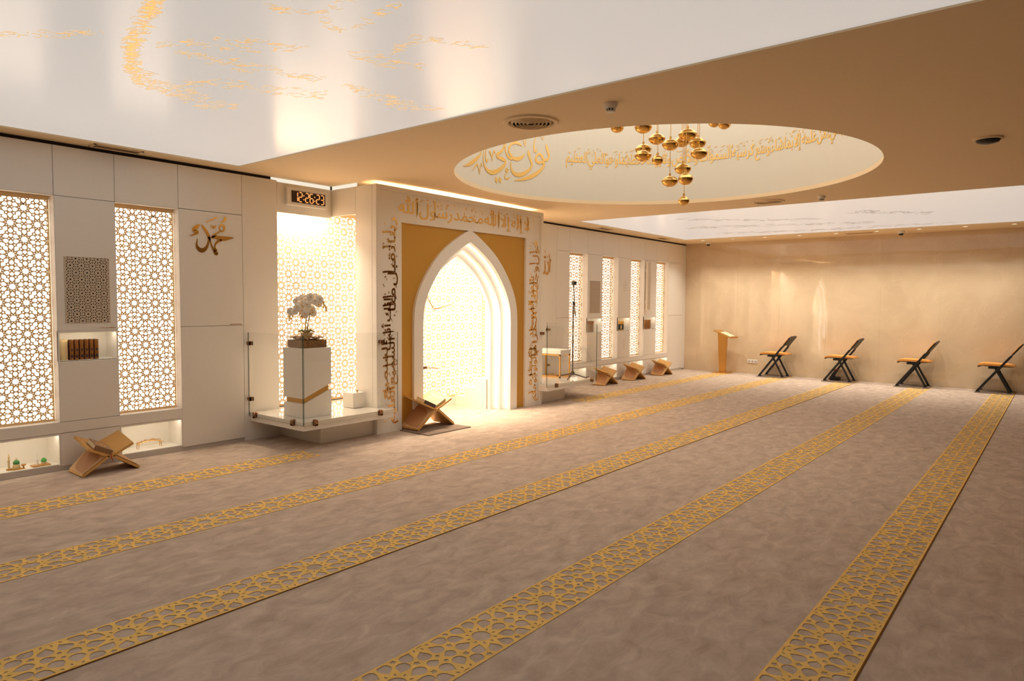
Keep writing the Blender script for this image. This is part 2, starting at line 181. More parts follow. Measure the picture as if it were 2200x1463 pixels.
# ---------------------------------------------------------------- mesh building
ORG = {}
class MB:
    def __init__(s): s.v = []; s.f = []; s.m = []
    def face(s, idx, mi=0): s.f.append(tuple(idx)); s.m.append(mi)
    def add(s, vs, fs, mi=0):
        n = len(s.v); s.v.extend(tuple(p) for p in vs)
        for f in fs: s.face([i+n for i in f], mi)
        return s
    def box(s, x0, x1, y0, y1, z0, z1, mi=0):
        return s.hexa([(x0, y0, z0), (x1, y0, z0), (x1, y1, z0), (x0, y1, z0), (x0, y0, z1), (x1, y0, z1), (x1, y1, z1), (x0, y1, z1)], mi)
    def hexa(s, p, mi=0):
        return s.add(p, [(3, 2, 1, 0), (4, 5, 6, 7), (0, 1, 5, 4), (1, 2, 6, 5), (2, 3, 7, 6), (3, 0, 4, 7)], mi)
    def obox(s, c, ax, ay, az, mi=0):                     # centre and three half-axis vectors
        c, ax, ay, az = map(Vector, (c, ax, ay, az))
        return s.hexa([c-ax-ay-az, c+ax-ay-az, c+ax+ay-az, c-ax+ay-az, c-ax-ay+az, c+ax-ay+az, c+ax+ay+az, c-ax+ay+az], mi)
    def quad(s, a, b, c, d, mi=0): return s.add([a, b, c, d], [(0, 1, 2, 3)], mi)
    def prism(s, poly, plane, lo, hi, mi=0):
        mp = {'xz': lambda p, t: (p[0], t, p[1]), 'xy': lambda p, t: (p[0], p[1], t), 'yz': lambda p, t: (t, p[0], p[1])}[plane]
        n = len(poly); v = [mp(p, lo) for p in poly]+[mp(p, hi) for p in poly]
        fs = [tuple(range(n)), tuple(range(2*n-1, n-1, -1))]+[(i, i+n, (i+1) % n+n, (i+1) % n) for i in range(n)]
        return s.add(v, fs, mi)
    def strip(s, A, B, plane, lo, hi, mi=0):              # band between two equally long open outlines, extruded
        for i in range(len(A)-1): s.prism([A[i], A[i+1], B[i+1], B[i]], plane, lo, hi, mi)
        return s
    def tube(s, pts, r, n=8, mi=0):
        pts = [Vector(p) for p in pts]; k = len(pts); rs = r if isinstance(r, (list, tuple)) else [r]*k
        base = len(s.v); u = None
        for i, p in enumerate(pts):
            t = (pts[min(i+1, k-1)]-pts[max(i-1, 0)]).normalized()
            if u is None: u = t.orthogonal().normalized()
            u = (u-t*u.dot(t)).normalized(); b = t.cross(u)
            for j in range(n):
                a = 2*PI*j/n; s.v.append(tuple(p+(u*math.cos(a)+b*math.sin(a))*rs[i]))
        for i in range(k-1):
            for j in range(n): s.face((base+i*n+j, base+i*n+(j+1) % n, base+(i+1)*n+(j+1) % n, base+(i+1)*n+j), mi)
        s.face([base+j for j in range(n)][::-1], mi); s.face([base+(k-1)*n+j for j in range(n)], mi)
        return s
    def lathe(s, prof, c=(0, 0, 0), n=24, mi=0):
        base = len(s.v); k = len(prof)
        for r, z in prof:
            for j in range(n): a = 2*PI*j/n; s.v.append((c[0]+r*math.cos(a), c[1]+r*math.sin(a), c[2]+z))
        for i in range(k-1):
            for j in range(n): s.face((base+i*n+j, base+i*n+(j+1) % n, base+(i+1)*n+(j+1) % n, base+(i+1)*n+j), mi)
        s.face([base+j for j in range(n)][::-1], mi); s.face([base+(k-1)*n+j for j in range(n)], mi)
        return s
    def plate(s, v2, f2, fn, t, mi=0):                    # flat 2D faces mapped by fn(u, v, depth), given thickness t
        n = len(v2); base = len(s.v)
        s.v.extend(fn(p[0], p[1], 0) for p in v2); s.v.extend(fn(p[0], p[1], t) for p in v2)
        ed = {}
        for f in f2:
            s.face([base+i for i in f], mi); s.face([base+n+i for i in reversed(f)], mi)
            for a, b in zip(f, f[1:]+f[:1]): ed[(a, b)] = 1
        for a, b in ed:
            if (b, a) not in ed: s.face((base+b, base+a, base+n+a, base+n+b), mi)
        return s
    def build(s, name, mats, parent=None, smooth=False, bevel=0, loc=None):
        org = Vector(loc) if loc is not None else (ORG[parent.name] if parent else Vector((0, 0, 0)))
        me = bpy.data.meshes.new(name)
        me.from_pydata([(p[0]-org.x, p[1]-org.y, p[2]-org.z) for p in s.v], [], s.f)
        for m in (mats if isinstance(mats, (list, tuple)) else [mats]): me.materials.append(m)
        me.polygons.foreach_set('material_index', s.m)
        if smooth: me.polygons.foreach_set('use_smooth', [True]*len(s.f))
        me.update()
        o = bpy.data.objects.new(name, me); COL.objects.link(o)
        if parent: o.parent = parent
        else: o.location = org
        ORG[o.name] = org
        if bevel:
            b = o.modifiers.new('bevel', 'BEVEL'); b.width = bevel; b.segments = 2; b.limit_method = 'ANGLE'
        if smooth:
            md = o.modifiers.new('edge', 'EDGE_SPLIT'); md.split_angle = math.radians(42)
        return o
def tag(o, label, cat, group=None):
    o['label'] = label; o['category'] = cat
    if group: o['group'] = group
    return o
def thing(name, label, cat, loc, group=None):
    o = bpy.data.objects.new(name, None); o.location = loc; o.empty_display_size = .1; COL.objects.link(o)
    ORG[o.name] = Vector(loc); return tag(o, label, cat, group)
def struct(o): o['kind'] = 'structure'; return o
def sroot(name):
    o = bpy.data.objects.new(name, None); COL.objects.link(o); ORG[o.name] = Vector((0, 0, 0)); o['kind'] = 'structure'; return o
def dup(root, loc, label, rotz=None):
    r = root.copy(); COL.objects.link(r); r.location = loc; r['label'] = label
    if rotz is not None: r.rotation_euler.z = rotz
    ORG[r.name] = Vector(loc)
    for ch in list(root.children):
        c = ch.copy(); COL.objects.link(c); c.parent = r
        for g in list(ch.children):
            d = g.copy(); COL.objects.link(d); d.parent = c
    return r
# smooth brush strokes -> flat ribbons
def ribbon(st, sub=5):
    P = [Vector(p) for p in st]; out = []
    for i in range(len(P)-1):
        p0, p1, p2, p3 = P[max(i-1, 0)], P[i], P[i+1], P[min(i+2, len(P)-1)]
        for k in range(sub):
            t = k/sub
            out.append(.5*((2*p1)+(p2-p0)*t+(2*p0-5*p1+4*p2-p3)*t*t+(3*p1-p0-3*p2+p3)*t**3))
    out.append(P[-1]); v = []; f = []
    for i, q in enumerate(out):
        a = out[max(i-1, 0)]; b = out[min(i+1, len(out)-1)]; d = Vector((b.x-a.x, b.y-a.y))
        if d.length < 1e-9: d = Vector((1, 0))
        d.normalize(); h = max(q.z, .002)/2
        v += [(q.x-d.y*h, q.y+d.x*h), (q.x+d.y*h, q.y-d.x*h)]
    for i in range(len(out)-1): f.append([2*i, 2*i+1, 2*i+3, 2*i+2])
    return v, f
def cdt(V, Eg, holes=()):                                  # fill between an outline and its holes; holes = (first, last) vertex ranges
    r = delaunay_2d_cdt(V, Eg, [], 1, 1e-7); P = [tuple(p) for p in r[0]]; own = {}
    for h, (a, e) in enumerate(holes):
        for k in range(a, e): own[k] = h
    oh = [{own[k] for k in ks if k in own} for ks in r[3]]; out = []
    for f in r[2]:
        com = oh[f[0]] & oh[f[1]] & oh[f[2]]; drop = False
        if com:
            cx = sum(P[i][0] for i in f)/3; cy = sum(P[i][1] for i in f)/3
            for h in com:
                a, e = holes[h]; c = False; j = e-1
                for i in range(a, e):
                    (xi, yi), (xj, yj) = V[i], V[j]
                    if (yi > cy) != (yj > cy) and cx < (xj-xi)*(cy-yi)/(yj-yi)+xi: c = not c
                    j = i
                drop |= c
        if not drop: out.append(list(f))
    return P, out
# ---------------------------------------------------------------- ten-fold star lattice
def lattice(wd, ht, b, bd, ox=0, oy=0, shrink=1):
    a = b*.72654
    pet = [(.153, 0), (.176, .018), (.203, .044), (.228, .058), (.252, .063), (.278, .054), (.300, .031), (.309, 0)]
    xp = [(.037, 0), (.060, .026), (.085, .050), (.108, .055), (.132, .046), (.150, .025), (.156, 0)]
    mir = lambda q: q+[(r, -x) for r, x in q[-2:0:-1]]
    pp, xx = mir(pet), mir(xp)
    def rot(pts, ang, cx, cy):
        ca, sa = math.cos(ang), math.sin(ang); return [(cx+b*(x*ca-y*sa), cy+b*(x*sa+y*ca)) for x, y in pts]
    def cell(cx, cy):
        out = [[(cx+b*.088*math.cos(t*PI/8), cy+b*.088*math.sin(t*PI/8)) for t in range(16)]]
        out += [rot(pp, math.radians(90+36*k), cx, cy) for k in range(10)]
        for sd in (36, 72, 108, 144):
            t = math.radians(sd); x, y = .325*math.cos(t), .325*math.sin(t)
            out.append([(cx+b*(x+(.034 if j % 2 == 0 else .018)*math.cos(t+j*PI/5)), cy+b*(y+(.034 if j % 2 == 0 else .018)*math.sin(t+j*PI/5))) for j in range(10)])
        for k in range(10):
            t = math.radians(36*k); out.append([(cx+b*(r*math.cos(t)-s_*math.sin(t)), cy+b*(r*math.sin(t)+s_*math.cos(t))) for r, s_ in ((.104, 0), (.128, .011), (.150, 0), (.128, -.011))])
        mx = cx+a/2
        out += [rot(xx, PI/2, mx, cy), rot(xx, -PI/2, mx, cy)]
        for sx in (-1, 1): out.append([(mx+b*(sx*.052+.021*math.cos(u*PI/3)), cy+b*.021*math.sin(u*PI/3)) for u in range(6)])
        return out
    def clip(poly):
        for ax, lim, sg in ((0, bd, 1), (0, wd-bd, -1), (1, bd, 1), (1, ht-bd, -1)):
            out = []; n = len(poly)
            for i in range(n):
                p, q = poly[i], poly[(i+1) % n]; ip = sg*(p[ax]-lim) >= 0; iq = sg*(q[ax]-lim) >= 0
                if ip: out.append(p)
                if ip != iq:
                    t = (lim-p[ax])/(q[ax]-p[ax]); out.append((p[0]+t*(q[0]-p[0]), p[1]+t*(q[1]-p[1])))
            poly = out
            if len(poly) < 3: return None
        A = sum(poly[i][0]*poly[(i+1) % len(poly)][1]-poly[(i+1) % len(poly)][0]*poly[i][1] for i in range(len(poly)))/2
        return poly if abs(A) > 2e-4*b*b else None
    V = []; Eg = []; HO = []
    def put(poly):
        n0 = len(V); n = len(poly); HO.append((n0, n0+n)); V.extend(Vector(p) for p in poly); Eg.extend((n0+i, n0+(i+1) % n) for i in range(n))
    put([(0, 0), (wd, 0), (wd, ht), (0, ht)])
    for i in range(-2, int(wd/a)+3):
        for j in range(-2, int(ht/b)+3):
            for dx in (0, .5):
                for p in cell(ox+(i+dx)*a, oy+(j+dx)*b):
                    if shrink != 1:
                        gx = sum(q[0] for q in p)/len(p); gy = sum(q[1] for q in p)/len(p); p = [(gx+(q[0]-gx)*shrink, gy+(q[1]-gy)*shrink) for q in p]
                    q = clip(p)
                    if q: put(q)
    return cdt(V, Eg, HO[1:])
# ---------------------------------------------------------------- Arabic lettering in the built-in font
AF = dict(zip('ابتثجحخدذرزسشصضطظعغفقكلمنهوىي', [0xFE8D, 0xFE8F, 0xFE95, 0xFE99, 0xFE9D, 0xFEA1, 0xFEA5, 0xFEA9, 0xFEAB, 0xFEAD, 0xFEAF, 0xFEB1, 0xFEB5, 0xFEB9,
    0xFEBD, 0xFEC1, 0xFEC5, 0xFEC9, 0xFECD, 0xFED1, 0xFED5, 0xFED9, 0xFEDD, 0xFEE1, 0xFEE5, 0xFEE9, 0xFEED, 0xFEEF, 0xFEF1]))
AF.update({'أ': 0xFE83, 'إ': 0xFE87, 'ؤ': 0xFE85, 'ئ': 0xFE89, 'ة': 0xFE93, 'ء': 0xFE80})
TWO = set('ادذرزوىأإؤة')
def shape(txt):
    txt = txt.replace('الله', '\ufdf2'); out = []
    for wd in txt.split(' '):
        res = []; i = 0; joined = False
        while i < len(wd):
            ch = wd[i]; nx = wd[i+1] if i+1 < len(wd) else ''
            if ch == 'ل' and nx in 'اأإ' and nx:
                base = {'ا': 0xFEFB, 'أ': 0xFEF7, 'إ': 0xFEF9}[nx]; res.append(chr(base+(1 if joined else 0))); joined = False; i += 2; continue
            if ch not in AF: res.append(ch); joined = False; i += 1; continue
            can = nx in AF and ch not in TWO and ch != 'ء' and nx != 'ء'
            if ch in TWO: k = 1 if joined else 0
            elif ch == 'ء': k = 0
            else: k = (3 if can else 1) if joined else (2 if can else 0)
            res.append(chr(AF[ch]+k)); joined = can; i += 1
        out.append(''.join(res))
    return ' '.join(out)[::-1]
def raw_text(word):
    cu = bpy.data.curves.new('lettering_tmp', 'FONT'); cu.body = shape(word); cu.size = 1; cu.resolution_u = 3; cu.offset = .012
    o = bpy.data.objects.new('lettering_tmp', cu); COL.objects.link(o); bpy.context.view_layer.update()
    me = bpy.data.meshes.new_from_object(o.evaluated_get(bpy.context.evaluated_depsgraph_get()))
    v = [(p.co.x, p.co.y) for p in me.vertices]; f = [list(p.vertices) for p in me.polygons]
    bpy.data.objects.remove(o); bpy.data.curves.remove(cu); bpy.data.meshes.remove(me)
    return v, f
def words2d(txt, gap=.10):                                 # words of a line, laid right to left in a unit box
    W_ = []; x = 0
    for wd in txt.split(' ')[::-1]:
        v, f = raw_text(wd); x0 = min(p[0] for p in v); x1 = max(p[0] for p in v)
        W_.append(([(p[0]-x0+x, p[1]) for p in v], f)); x += x1-x0+gap
    x -= gap; y0 = min(p[1] for v, f in W_ for p in v); y1 = max(p[1] for v, f in W_ for p in v)
    return [([(p[0]/x, (p[1]-y0)/(y1-y0)) for p in v], f) for v, f in W_]
def squig(n, x0, x1, y0, y1, sz):                          # small vowel marks around the letters
    out = []
    for _ in range(n):
        x = random.uniform(x0, x1); y = random.uniform(y0, y1); k = random.random(); q = sz*random.uniform(.7, 1.2)
        if k < .4: out.append([(x-q, y-.4*q, .10*q), (x, y, .3*q), (x+q, y+.5*q, .34*q)])
        elif k < .7: out.append([(x-.6*q, y+.6*q, .3*q), (x-.1*q, y-.5*q, .1*q), (x+.3*q, y+.4*q, .34*q)])
        else: out.append([(x, y+.7*q, .1*q), (x-.3*q, y, .3*q), (x+.1*q, y-.6*q, .32*q), (x+.5*q, y-.1*q, .1*q)])
    return out
# ================================================================ SHELL
fl = struct(MB().quad((LX, NY, 0), (E, NY, 0), (E, D+.5, 0), (LX, D+.5, 0)).build('floor', CARPET))
def stripe_mesh(L, wd=.33):
    b = .535; m = MB()
    v, f = lattice(wd-.024, L, b, .0, (wd-.024)/2, .2)       # u across the stripe, v along it
    m.plate(v, f, lambda u, q, t: (q, u+.012, .003 if t else .001), 1)
    m.box(0, L, 0, .012, .001, .003); m.box(0, L, wd-.012, wd, .001, .003)
    return m
for (yc, x0, x1) in ((.80, -1, E), (2.115, -1, E), (3.45, -1, E), (4.775, -1, E), (6.11, -1, 4.25), (6.11, 9.35, E)):
    m = stripe_mesh(x1-x0); m.v = [(x+x0, y+yc-.165, z) for x, y, z in m.v]
    m.build('carpet_stripe', CARPG, fl)
    if yc in (.80, 3.45): MB().box(x0, x1, yc-.172, yc-.164, .001, .004).build('carpet_seam_shadow', SEAM_SHADOW, fl)  # roll seam, its shadow line painted as a dark strip
# ceiling slab: openings for the round drum and the two luminous panels
PANELS = ((-1.2, 3.98, -.35, 7.0), (10.27, 14.68, -.35, 6.78))
V = []; Eg = []; HO = []
def loop(pts):
    n0 = len(V); n = len(pts); HO.append((n0, n0+n)); V.extend(Vector(p) for p in pts); Eg.extend((n0+i, n0+(i+1) % n) for i in range(n))
loop([(LX, NY), (E, NY), (E, D+.02), (LX, D+.02)])
loop([(DC[0]+DR*math.cos(2*PI*i/128), DC[1]+DR*math.sin(2*PI*i/128)) for i in range(128)])
for (a, b_, c, d) in PANELS: loop([(a, c), (b_, c), (b_, d), (a, d)])
v2, f2 = cdt(V, Eg, HO[1:])
m = MB(); m.plate(v2, f2, lambda u, q, t: (u, q, CH+t), .05)
ceil = struct(m.build('ceiling', CEIL))
m = MB()                                                     # drum side, and an unseen glowing lid added to brighten it
for i in range(128):
    p = [(DC[0]+(DR+.001)*math.cos(2*PI*k/128), DC[1]+(DR+.001)*math.sin(2*PI*k/128)) for k in (i, i+1)]
    m.quad((*p[0], CH+.01), (*p[0], 4.6), (*p[1], 4.6), (*p[1], CH+.01))
m.build('drum_wall', DRUM, ceil, smooth=True)
MB().prism([(DC[0]+2.3*math.cos(2*PI*i/64), DC[1]+2.3*math.sin(2*PI*i/64)) for i in range(64)], 'xy', 4.6, 4.63).build('drum_fill_lid', LID, ceil)
for (a, b_, c, d) in PANELS: MB().box(a-.01, b_+.01, c-.01, d+.01, CH+.012, CH+.03).build('luminous_panel', STRETCH, ceil)
# gold calligraphic swashes printed on the luminous panels
def swash(bands, name, n_per, sz, mt):
    m = MB()
    for bd in bands:
        for i in range(len(bd)-1):
            a0, b0 = Vector(bd[i][:2]), Vector(bd[i][2:]); a1, b1 = Vector(bd[i+1][:2]), Vector(bd[i+1][2:])
            area_ = ((a1-a0).length+(b1-b0).length)/2*((b0-a0).length+(b1-a1).length)/2
            for _ in range(max(4, int(area_*n_per))):
                s, t = random.random(), random.random(); p = (a0.lerp(a1, s)).lerp(b0.lerp(b1, s), t)
                al = random.gauss(2.2, .5); L = sz*random.uniform(.5, 1.5); dv = Vector((math.cos(al), math.sin(al))); nv = Vector((-dv.y, dv.x)); k = random.uniform(-.5, .5)*L
                wq = sz*random.uniform(.05, .16)
                q0, q1, q2 = p-dv*L*.5, p+nv*k, p+dv*L*.5
                v, f = ribbon([(*q0, .002), (*q1, wq), (*q2, wq*.5), (*(q2+nv*k*.6), .003)], 3)
                m.plate(v, f, lambda u, q, tt: (u, q, CH+.0115-tt), .001)
    return m.build(name, mt, ceil)
swash(BANDS, 'gold_print', 420, .055, PRINTG)
far = [[(10.9, 5.2, 11.2, 5.35), (11.6, 4.4, 11.9, 4.5), (12.3, 3.2, 12.6, 3.3)], [(12.2, 5.6, 12.6, 5.8), (12.6, 4.4, 13.0, 4.5), (13.3, 2.6, 13.6, 2.7)],
       [(13.6, 5.6, 14.0, 5.7), (14.0, 4.0, 14.3, 4.1), (14.1, 1.5, 14.4, 1.6)], [(11.5, 2.6, 11.9, 2.7), (12.4, 1.6, 12.8, 1.7)]]
swash(far, 'gold_print', 130, .09, mat('faint_print', S(206, 196, 180), .5))
# walls out of the main sight
struct(MB().box(LX-.1, LX, NY, D+.5, 0, CH+.05).build('wall_left', mat('dark_wood', S(92, 66, 46), .6, noise=(6, .15))))
struct(MB().box(LX, E, NY-.1, NY, 0, CH+.05).build('wall_back', MATS['dark_wood']))
we = struct(MB().box(E, E+.1, NY, D+.5, 0, CH+.05).build('wall_right', MARBLE))
m = MB()
for y in (6.9, 5.95, 4.98, 4.0, 2.95, 1.9, .85, -.2, -1.2): m.box(E-.002, E, y-.002, y+.002, 0, CH)
m.build('panel_joint', mat('marble_joint', S(226, 200, 160), .4), we)
# ================================================================ QIBLA WALL
wf = sroot('wall_front')
def panel(name, x0, x1, z0, z1, y0=D, y1=D+.02, mt=WHITE):
    return MB().box(x0+.002, x1-.002, y0, y1, z0+.002, z1-.002).build(name, mt, wf, bevel=.0015)
TOP, ZO, ZB = 3.008, 2.55, .458
def fascia(x0, x1, zt=TOP): panel('top_panel', x0, x1, ZO, zt)
def box_niche(x0, x1, z0, z1, dep, light=True):              # open-fronted recess with an LED strip under its lintel
    m = MB(); y0, y1 = D+.022, D+dep
    m.quad((x0, y1, z0), (x1, y1, z0), (x1, y1, z1), (x0, y1, z1))
    m.quad((x0, y0, z0), (x1, y0, z0), (x1, y1, z0), (x0, y1, z0)); m.quad((x0, y0, z1), (x1, y0, z1), (x1, y1, z1), (x0, y1, z1))
    m.quad((x0, y0, z0), (x0, y1, z0), (x0, y1, z1), (x0, y0, z1)); m.quad((x1, y0, z0), (x1, y1, z0), (x1, y1, z1), (x1, y0, z1))
    m.build('niche_lining', BRIGHT, wf)
    MB().box(x0, x1, D, D+.02, z1-.014, z1+.004).build('niche_edge', WHITE, wf)
    MB().box(x0+.02, x1-.02, y0+.004, y0+.022, z1-.008, z1-.002).build('niche_led', LEDW, wf)
def backing(x0, x1, z0, z1): MB().box(x0, x1, D+.021, D+.0225, z0, z1).build('panel_joint', JOINT, wf)
def pier_books(x0, x1):                                      # pier: upper door, book niche, lower door, skirting
    fascia(x0, x1)
    panel('wall_panel', x0, x1, 1.305, ZO); panel('wall_panel', x0, x1, ZB, 1.022)
    for a, b_ in ((x0, x0+.014), (x1-.014, x1)): MB().box(a, b_, D, D+.02, 1.022, 1.305).build('niche_edge', WHITE, wf)
    box_niche(x0+.014, x1-.014, 1.026, 1.302, .26)
    backing(x0, x1, ZB, 1.022); backing(x0, x1, 1.305, TOP)
    panel('wall_panel', x0, x1, .045, .355); backing(x0, x1, .045, .355)
LEFTMOST = 1.68
def opening(x0, x1):                                         # lit bay of the wall: jambs, sill, head; display recess at its foot
    fascia(x0, x1); backing(x0, x1, ZO, TOP)
    m = MB(); y1 = BACK
    m.quad((x0, D+.001, ZB), (x0, y1, ZB), (x0, y1, ZO), (x0, D+.001, ZO)); m.quad((x1, D+.001, ZB), (x1, y1, ZB), (x1, y1, ZO), (x1, D+.001, ZO))
    m.quad((x0, D+.001, ZB), (x1, D+.001, ZB), (x1, y1, ZB), (x0, y1, ZB)); m.quad((x0, D+.001, ZO), (x1, D+.001, ZO), (x1, y1, ZO), (x0, y1, ZO))
    m.build('bay_lining', BRIGHT, wf)
    for a, b_ in ((x0, x0+.012), (x1-.012, x1)): MB().box(a, b_, D, D+.02, .05, .355).build('niche_edge', WHITE, wf)
    box_niche(x0+.012, x1-.012, .062, .350, .30)
LAT = {}
def lat_mesh(key, wd, ht, b, bd, th, ox, oy, shrink=1):
    if key not in LAT: LAT[key] = lattice(wd, ht, b, bd, ox, oy, shrink)
    return LAT[key]
def screen(x0, x1, z0, z1, label, key, mt=SCREEN, y=SCR, b=.285, ox=.1, oy=.1, group=None, light=True):
    t = thing('lattice_screen', label, 'screen', ((x0+x1)/2, y, z0), group)
    v, f = lat_mesh(key, x1-x0, z1-z0, b, .010, .006, ox, oy)
    MB().plate(v, f, lambda u, q, tt: (x0+u, y+tt, z0+q), .003).build('lattice', mt, t)
    for xs in (x0+.12, x1-.2):
        for zs in (z0+.09, z1-.06):
            MB().lathe([(.001, -.004), (.012, -.004), (.013, 0), (.001, .001)], (xs, y-.003, zs), 10).build('fixing_screw', DARKM, t)
    MB().box(x0, x1, y-.004, y+.02, z1, z1+.028).build('head_rail', mt, t); MB().box(x0, x1, y-.004, y+.02, z0-.012, z0).build('sill_rail', mt, t)
    MB().box(x0, x1, BACK-.004, BACK, z0, z1).build('light_panel', BACKL, t)
    return t
SC_L = {.54: 'gold star-pattern lattice screen glowing at the far left end of the wall', LEFTMOST: 'gold star-pattern lattice screen cut by the left edge of the photo',
        2.815: 'gold star-pattern lattice screen between book niche and the panel with a gold name'}
for x0, x1 in ((.54, 1.155), (LEFTMOST, 2.295), (2.815, 3.43)):
    opening(x0, x1); screen(x0+.004, x1-.004, ZB+.012, ZO-.03, SC_L[x0], 'slim', group='lit lattice screens of the left wall')
SC_R = ('lit lattice screen behind the tripod microphone stand', 'lit lattice screen right of the small square grille', 'lit lattice screen left of the white column loudspeaker', 'lit lattice screen nearest the marble wall')
for (x0, x1), lb in zip(((10.695, 11.322), (11.867, 12.50), (13.02, 13.635), (14.21, 14.82)), SC_R):
    opening(x0, x1)
    xm = (x0+x1)/2; screen(xm-.3035, xm+.3035, ZB+.012, ZO-.03, lb, 'slim', SCREEN, group='lit lattice screens of the right wall')
for x0, x1 in ((1.155, LEFTMOST), (2.295, 2.815), (11.322, 11.867), (12.50, 13.02), (13.635, 14.21)): pier_books(x0, x1)
def doors(x0, x1, zb=.04):
    fascia(x0, x1); panel('wall_panel', x0, x1, 1.322, ZO+.012); panel('wall_panel', x0, x1, zb, 1.322); backing(x0, x1, zb, TOP)
doors(3.43, 4.14); doors(10.28, 10.695); doors(14.82, 15.60); doors(-.2, .54)
for x0, x1 in ((4.14, 4.583), (9.457, 10.28), (15.60, E), (LX, -.2)):
    panel('wall_panel', x0, x1, .02, TOP); backing(x0, x1, .02, TOP)
for x0, x1 in ((.54, 3.43), (10.695, 14.82)): panel('ledge', x0, x1, .355, ZB, D-.006, D+.02); backing(x0, x1, .355, ZB-.002)
for x0, x1 in ((.54, 3.43), (10.28, 15.6)): MB().box(x0, x1, D+.006, D+.02, 0, .06).build('plinth', STONEW, wf)
MB().box(3.43, 4.14, D+.012, D+.02, 0, .05).build('plinth', STONEW, wf)
# dark shadow gap over the panels
for x0, x1 in ((LX, 4.52), (8.85, E)):
    MB().box(x0, x1, D+.03, D+.035, TOP, CH).build('shadow_gap', GAP, wf); MB().quad((x0, D, TOP), (x1, D, TOP), (x1, D+.03, TOP), (x0, D+.03, TOP)).build('shadow_gap', GAP, wf)
# corner bays either side of the mihrab: fascia, side cheeks, white lining
def corner_bay(sx):
    n0 = 6.2 if sx > 0 else 5.6
    X = (lambda x: x) if sx > 0 else (lambda x: 14.04-x)
    def bx(nm, a, b_, *r, mt=WHITE): MB().box(min(X(a), X(b_)), max(X(a), X(b_)), *r).build(nm, mt, wf, bevel=.0015)
    bx('fascia', 4.585, 5.348, D, D+.02, 2.64, 2.99)
    bx('fascia', 5.35, 5.37, 6.76, D+.02, 2.66, 2.99)
    bx('cove_led', 4.52, 5.349, D+.024, D+.03, 2.995, CH, mt=LEDC); bx('cove_led', 5.374, 5.38, 6.76, D+.02, 2.995, CH, mt=LEDC)
    bx('cheek', 5.35, 5.42, 6.452, 6.755, 0, 2.99)
    bx('cheek', 5.42, n0, 6.70, 6.755, 0, 2.99, mt=BRIGHT)
    bx('bay_lining', n0-.03, n0, 6.755, BACK, 0, 2.73, mt=BRIGHT)
    bx('bay_lining', 4.56, 4.583, D+.021, BACK, .2, 2.73, mt=BRIGHT)
    bx('bay_lining', 4.57, n0, D+.021, BACK+.02, 2.73, 2.75, mt=BRIGHT); bx('bay_lining', 5.372, n0, 6.757, D+.02, 2.73, 2.75, mt=BRIGHT)
    bx('base_panel', 4.14 if sx > 0 else 3.9, 4.6, D+.001, D+.02, 0, .23)
    bx('base_panel', 4.6, 5.349, 6.45, 6.47, 0, .222); bx('base_panel', 4.6, 4.62, 6.47, D, 0, .222)
corner_bay(1); corner_bay(-1)
for (x0, x1), lb in (((4.60, 6.15), 'bright lattice screen behind the white orchid planter'), ((8.47, 9.44), 'bright lattice screen behind the right platform, beside the mihrab')):
    screen(x0, x1, .34, 2.70, lb, 'corner%.2f' % (x1-x0), SCREENLIT, oy=.02, group='corner bay lattice screens')
# ================================================================ MIHRAB
MX = 7.02
OUT = [(1.05, 0), (1.05, 1.30), (1.032, 1.523), (.96, 1.74), (.838, 1.944), (.665, 2.155), (.475, 2.32), (.26, 2.457), (.13, 2.53), (0, 2.59)]
def cr(P, sub=4):
    out = []
    for i in range(len(P)-1):
        p0, p1, p2, p3 = P[max(i-1, 0)], P[i], P[i+1], P[min(i+2, len(P)-1)]
        for k in range(sub):
            t = k/sub; out.append(tuple(.5*(2*b+(c-a)*t+(2*a-5*b+4*c-d)*t*t+(3*b-a-3*c+d)*t**3) for a, b, c, d in zip(p0, p1, p2, p3)))
    return out+[P[-1]]
OC = [OUT[0]]+cr(OUT[1:])
def arch(half):
    k = 1.05-half; zs = (2.59-k*1.06-1.25)/(2.59-1.25); L = [(x*half/1.05, z if z < 1.25 else 1.25+(z-1.25)*zs) for x, z in OC]
    return [(MX-x, z) for x, z in L]+[(MX+x, z) for x, z in L[-2::-1]]
mh = thing('mihrab', 'white mihrab with pointed arch in a gold panel and lettered frame', 'prayer niche', (MX, 6.42, 0))
m = MB()
for a, b_, c, d in ((5.41, 5.765, 0, 2.575), (8.275, 8.63, 0, 2.575), (5.41, 8.63, 2.575, 2.935)): m.box(a, b_, 6.392, 6.45, c, d)
m.build('inner_frame', WHITE, mh)
m = MB()
for a, b_, c, d in ((5.35, 5.41, 0, 2.99), (8.63, 8.69, 0, 2.99), (5.41, 8.63, 2.935, 2.99)): m.box(a, b_, 6.372, 6.45, c, d)
m.build('outer_frame', WHITE, mh, bevel=.004)
A1 = arch(1.05); A2 = arch(.89)
n = len(A1)//2
m = MB()
for sd in (-1, 1):                                          # spandrels: strips from the panel edge to the arch
    half = [q for q in (A1[:n+1] if sd < 0 else A1[n:][::-1])]; xe_ = 5.765 if sd < 0 else 8.275
    edge = [(xe_, min(z, 2.5745)) for x, z in half]
    m.strip([(x, min(z, 2.5745)) for x, z in half], edge, 'xz', 6.425, 6.445)
m.build('gold_panel', GOLDP, mh)
MB().strip(A1, A2, 'xz', 6.388, 6.445).build('arch_band', WHITE, mh)
def ring(o, i, y0, y1, nm, mt): return MB().strip(arch(o), arch(i), 'xz', y0, y1).build(nm, mt, mh)
ring(1.0, .805, 6.515, 6.565, 'arch_step', BRIGHT); ring(.92, .72, 6.635, 6.69, 'arch_step', BRIGHT)
ring(.985, .97, 6.45, 6.51, 'arch_led', LEDM); ring(.90, .885, 6.57, 6.63, 'arch_led', LEDM)
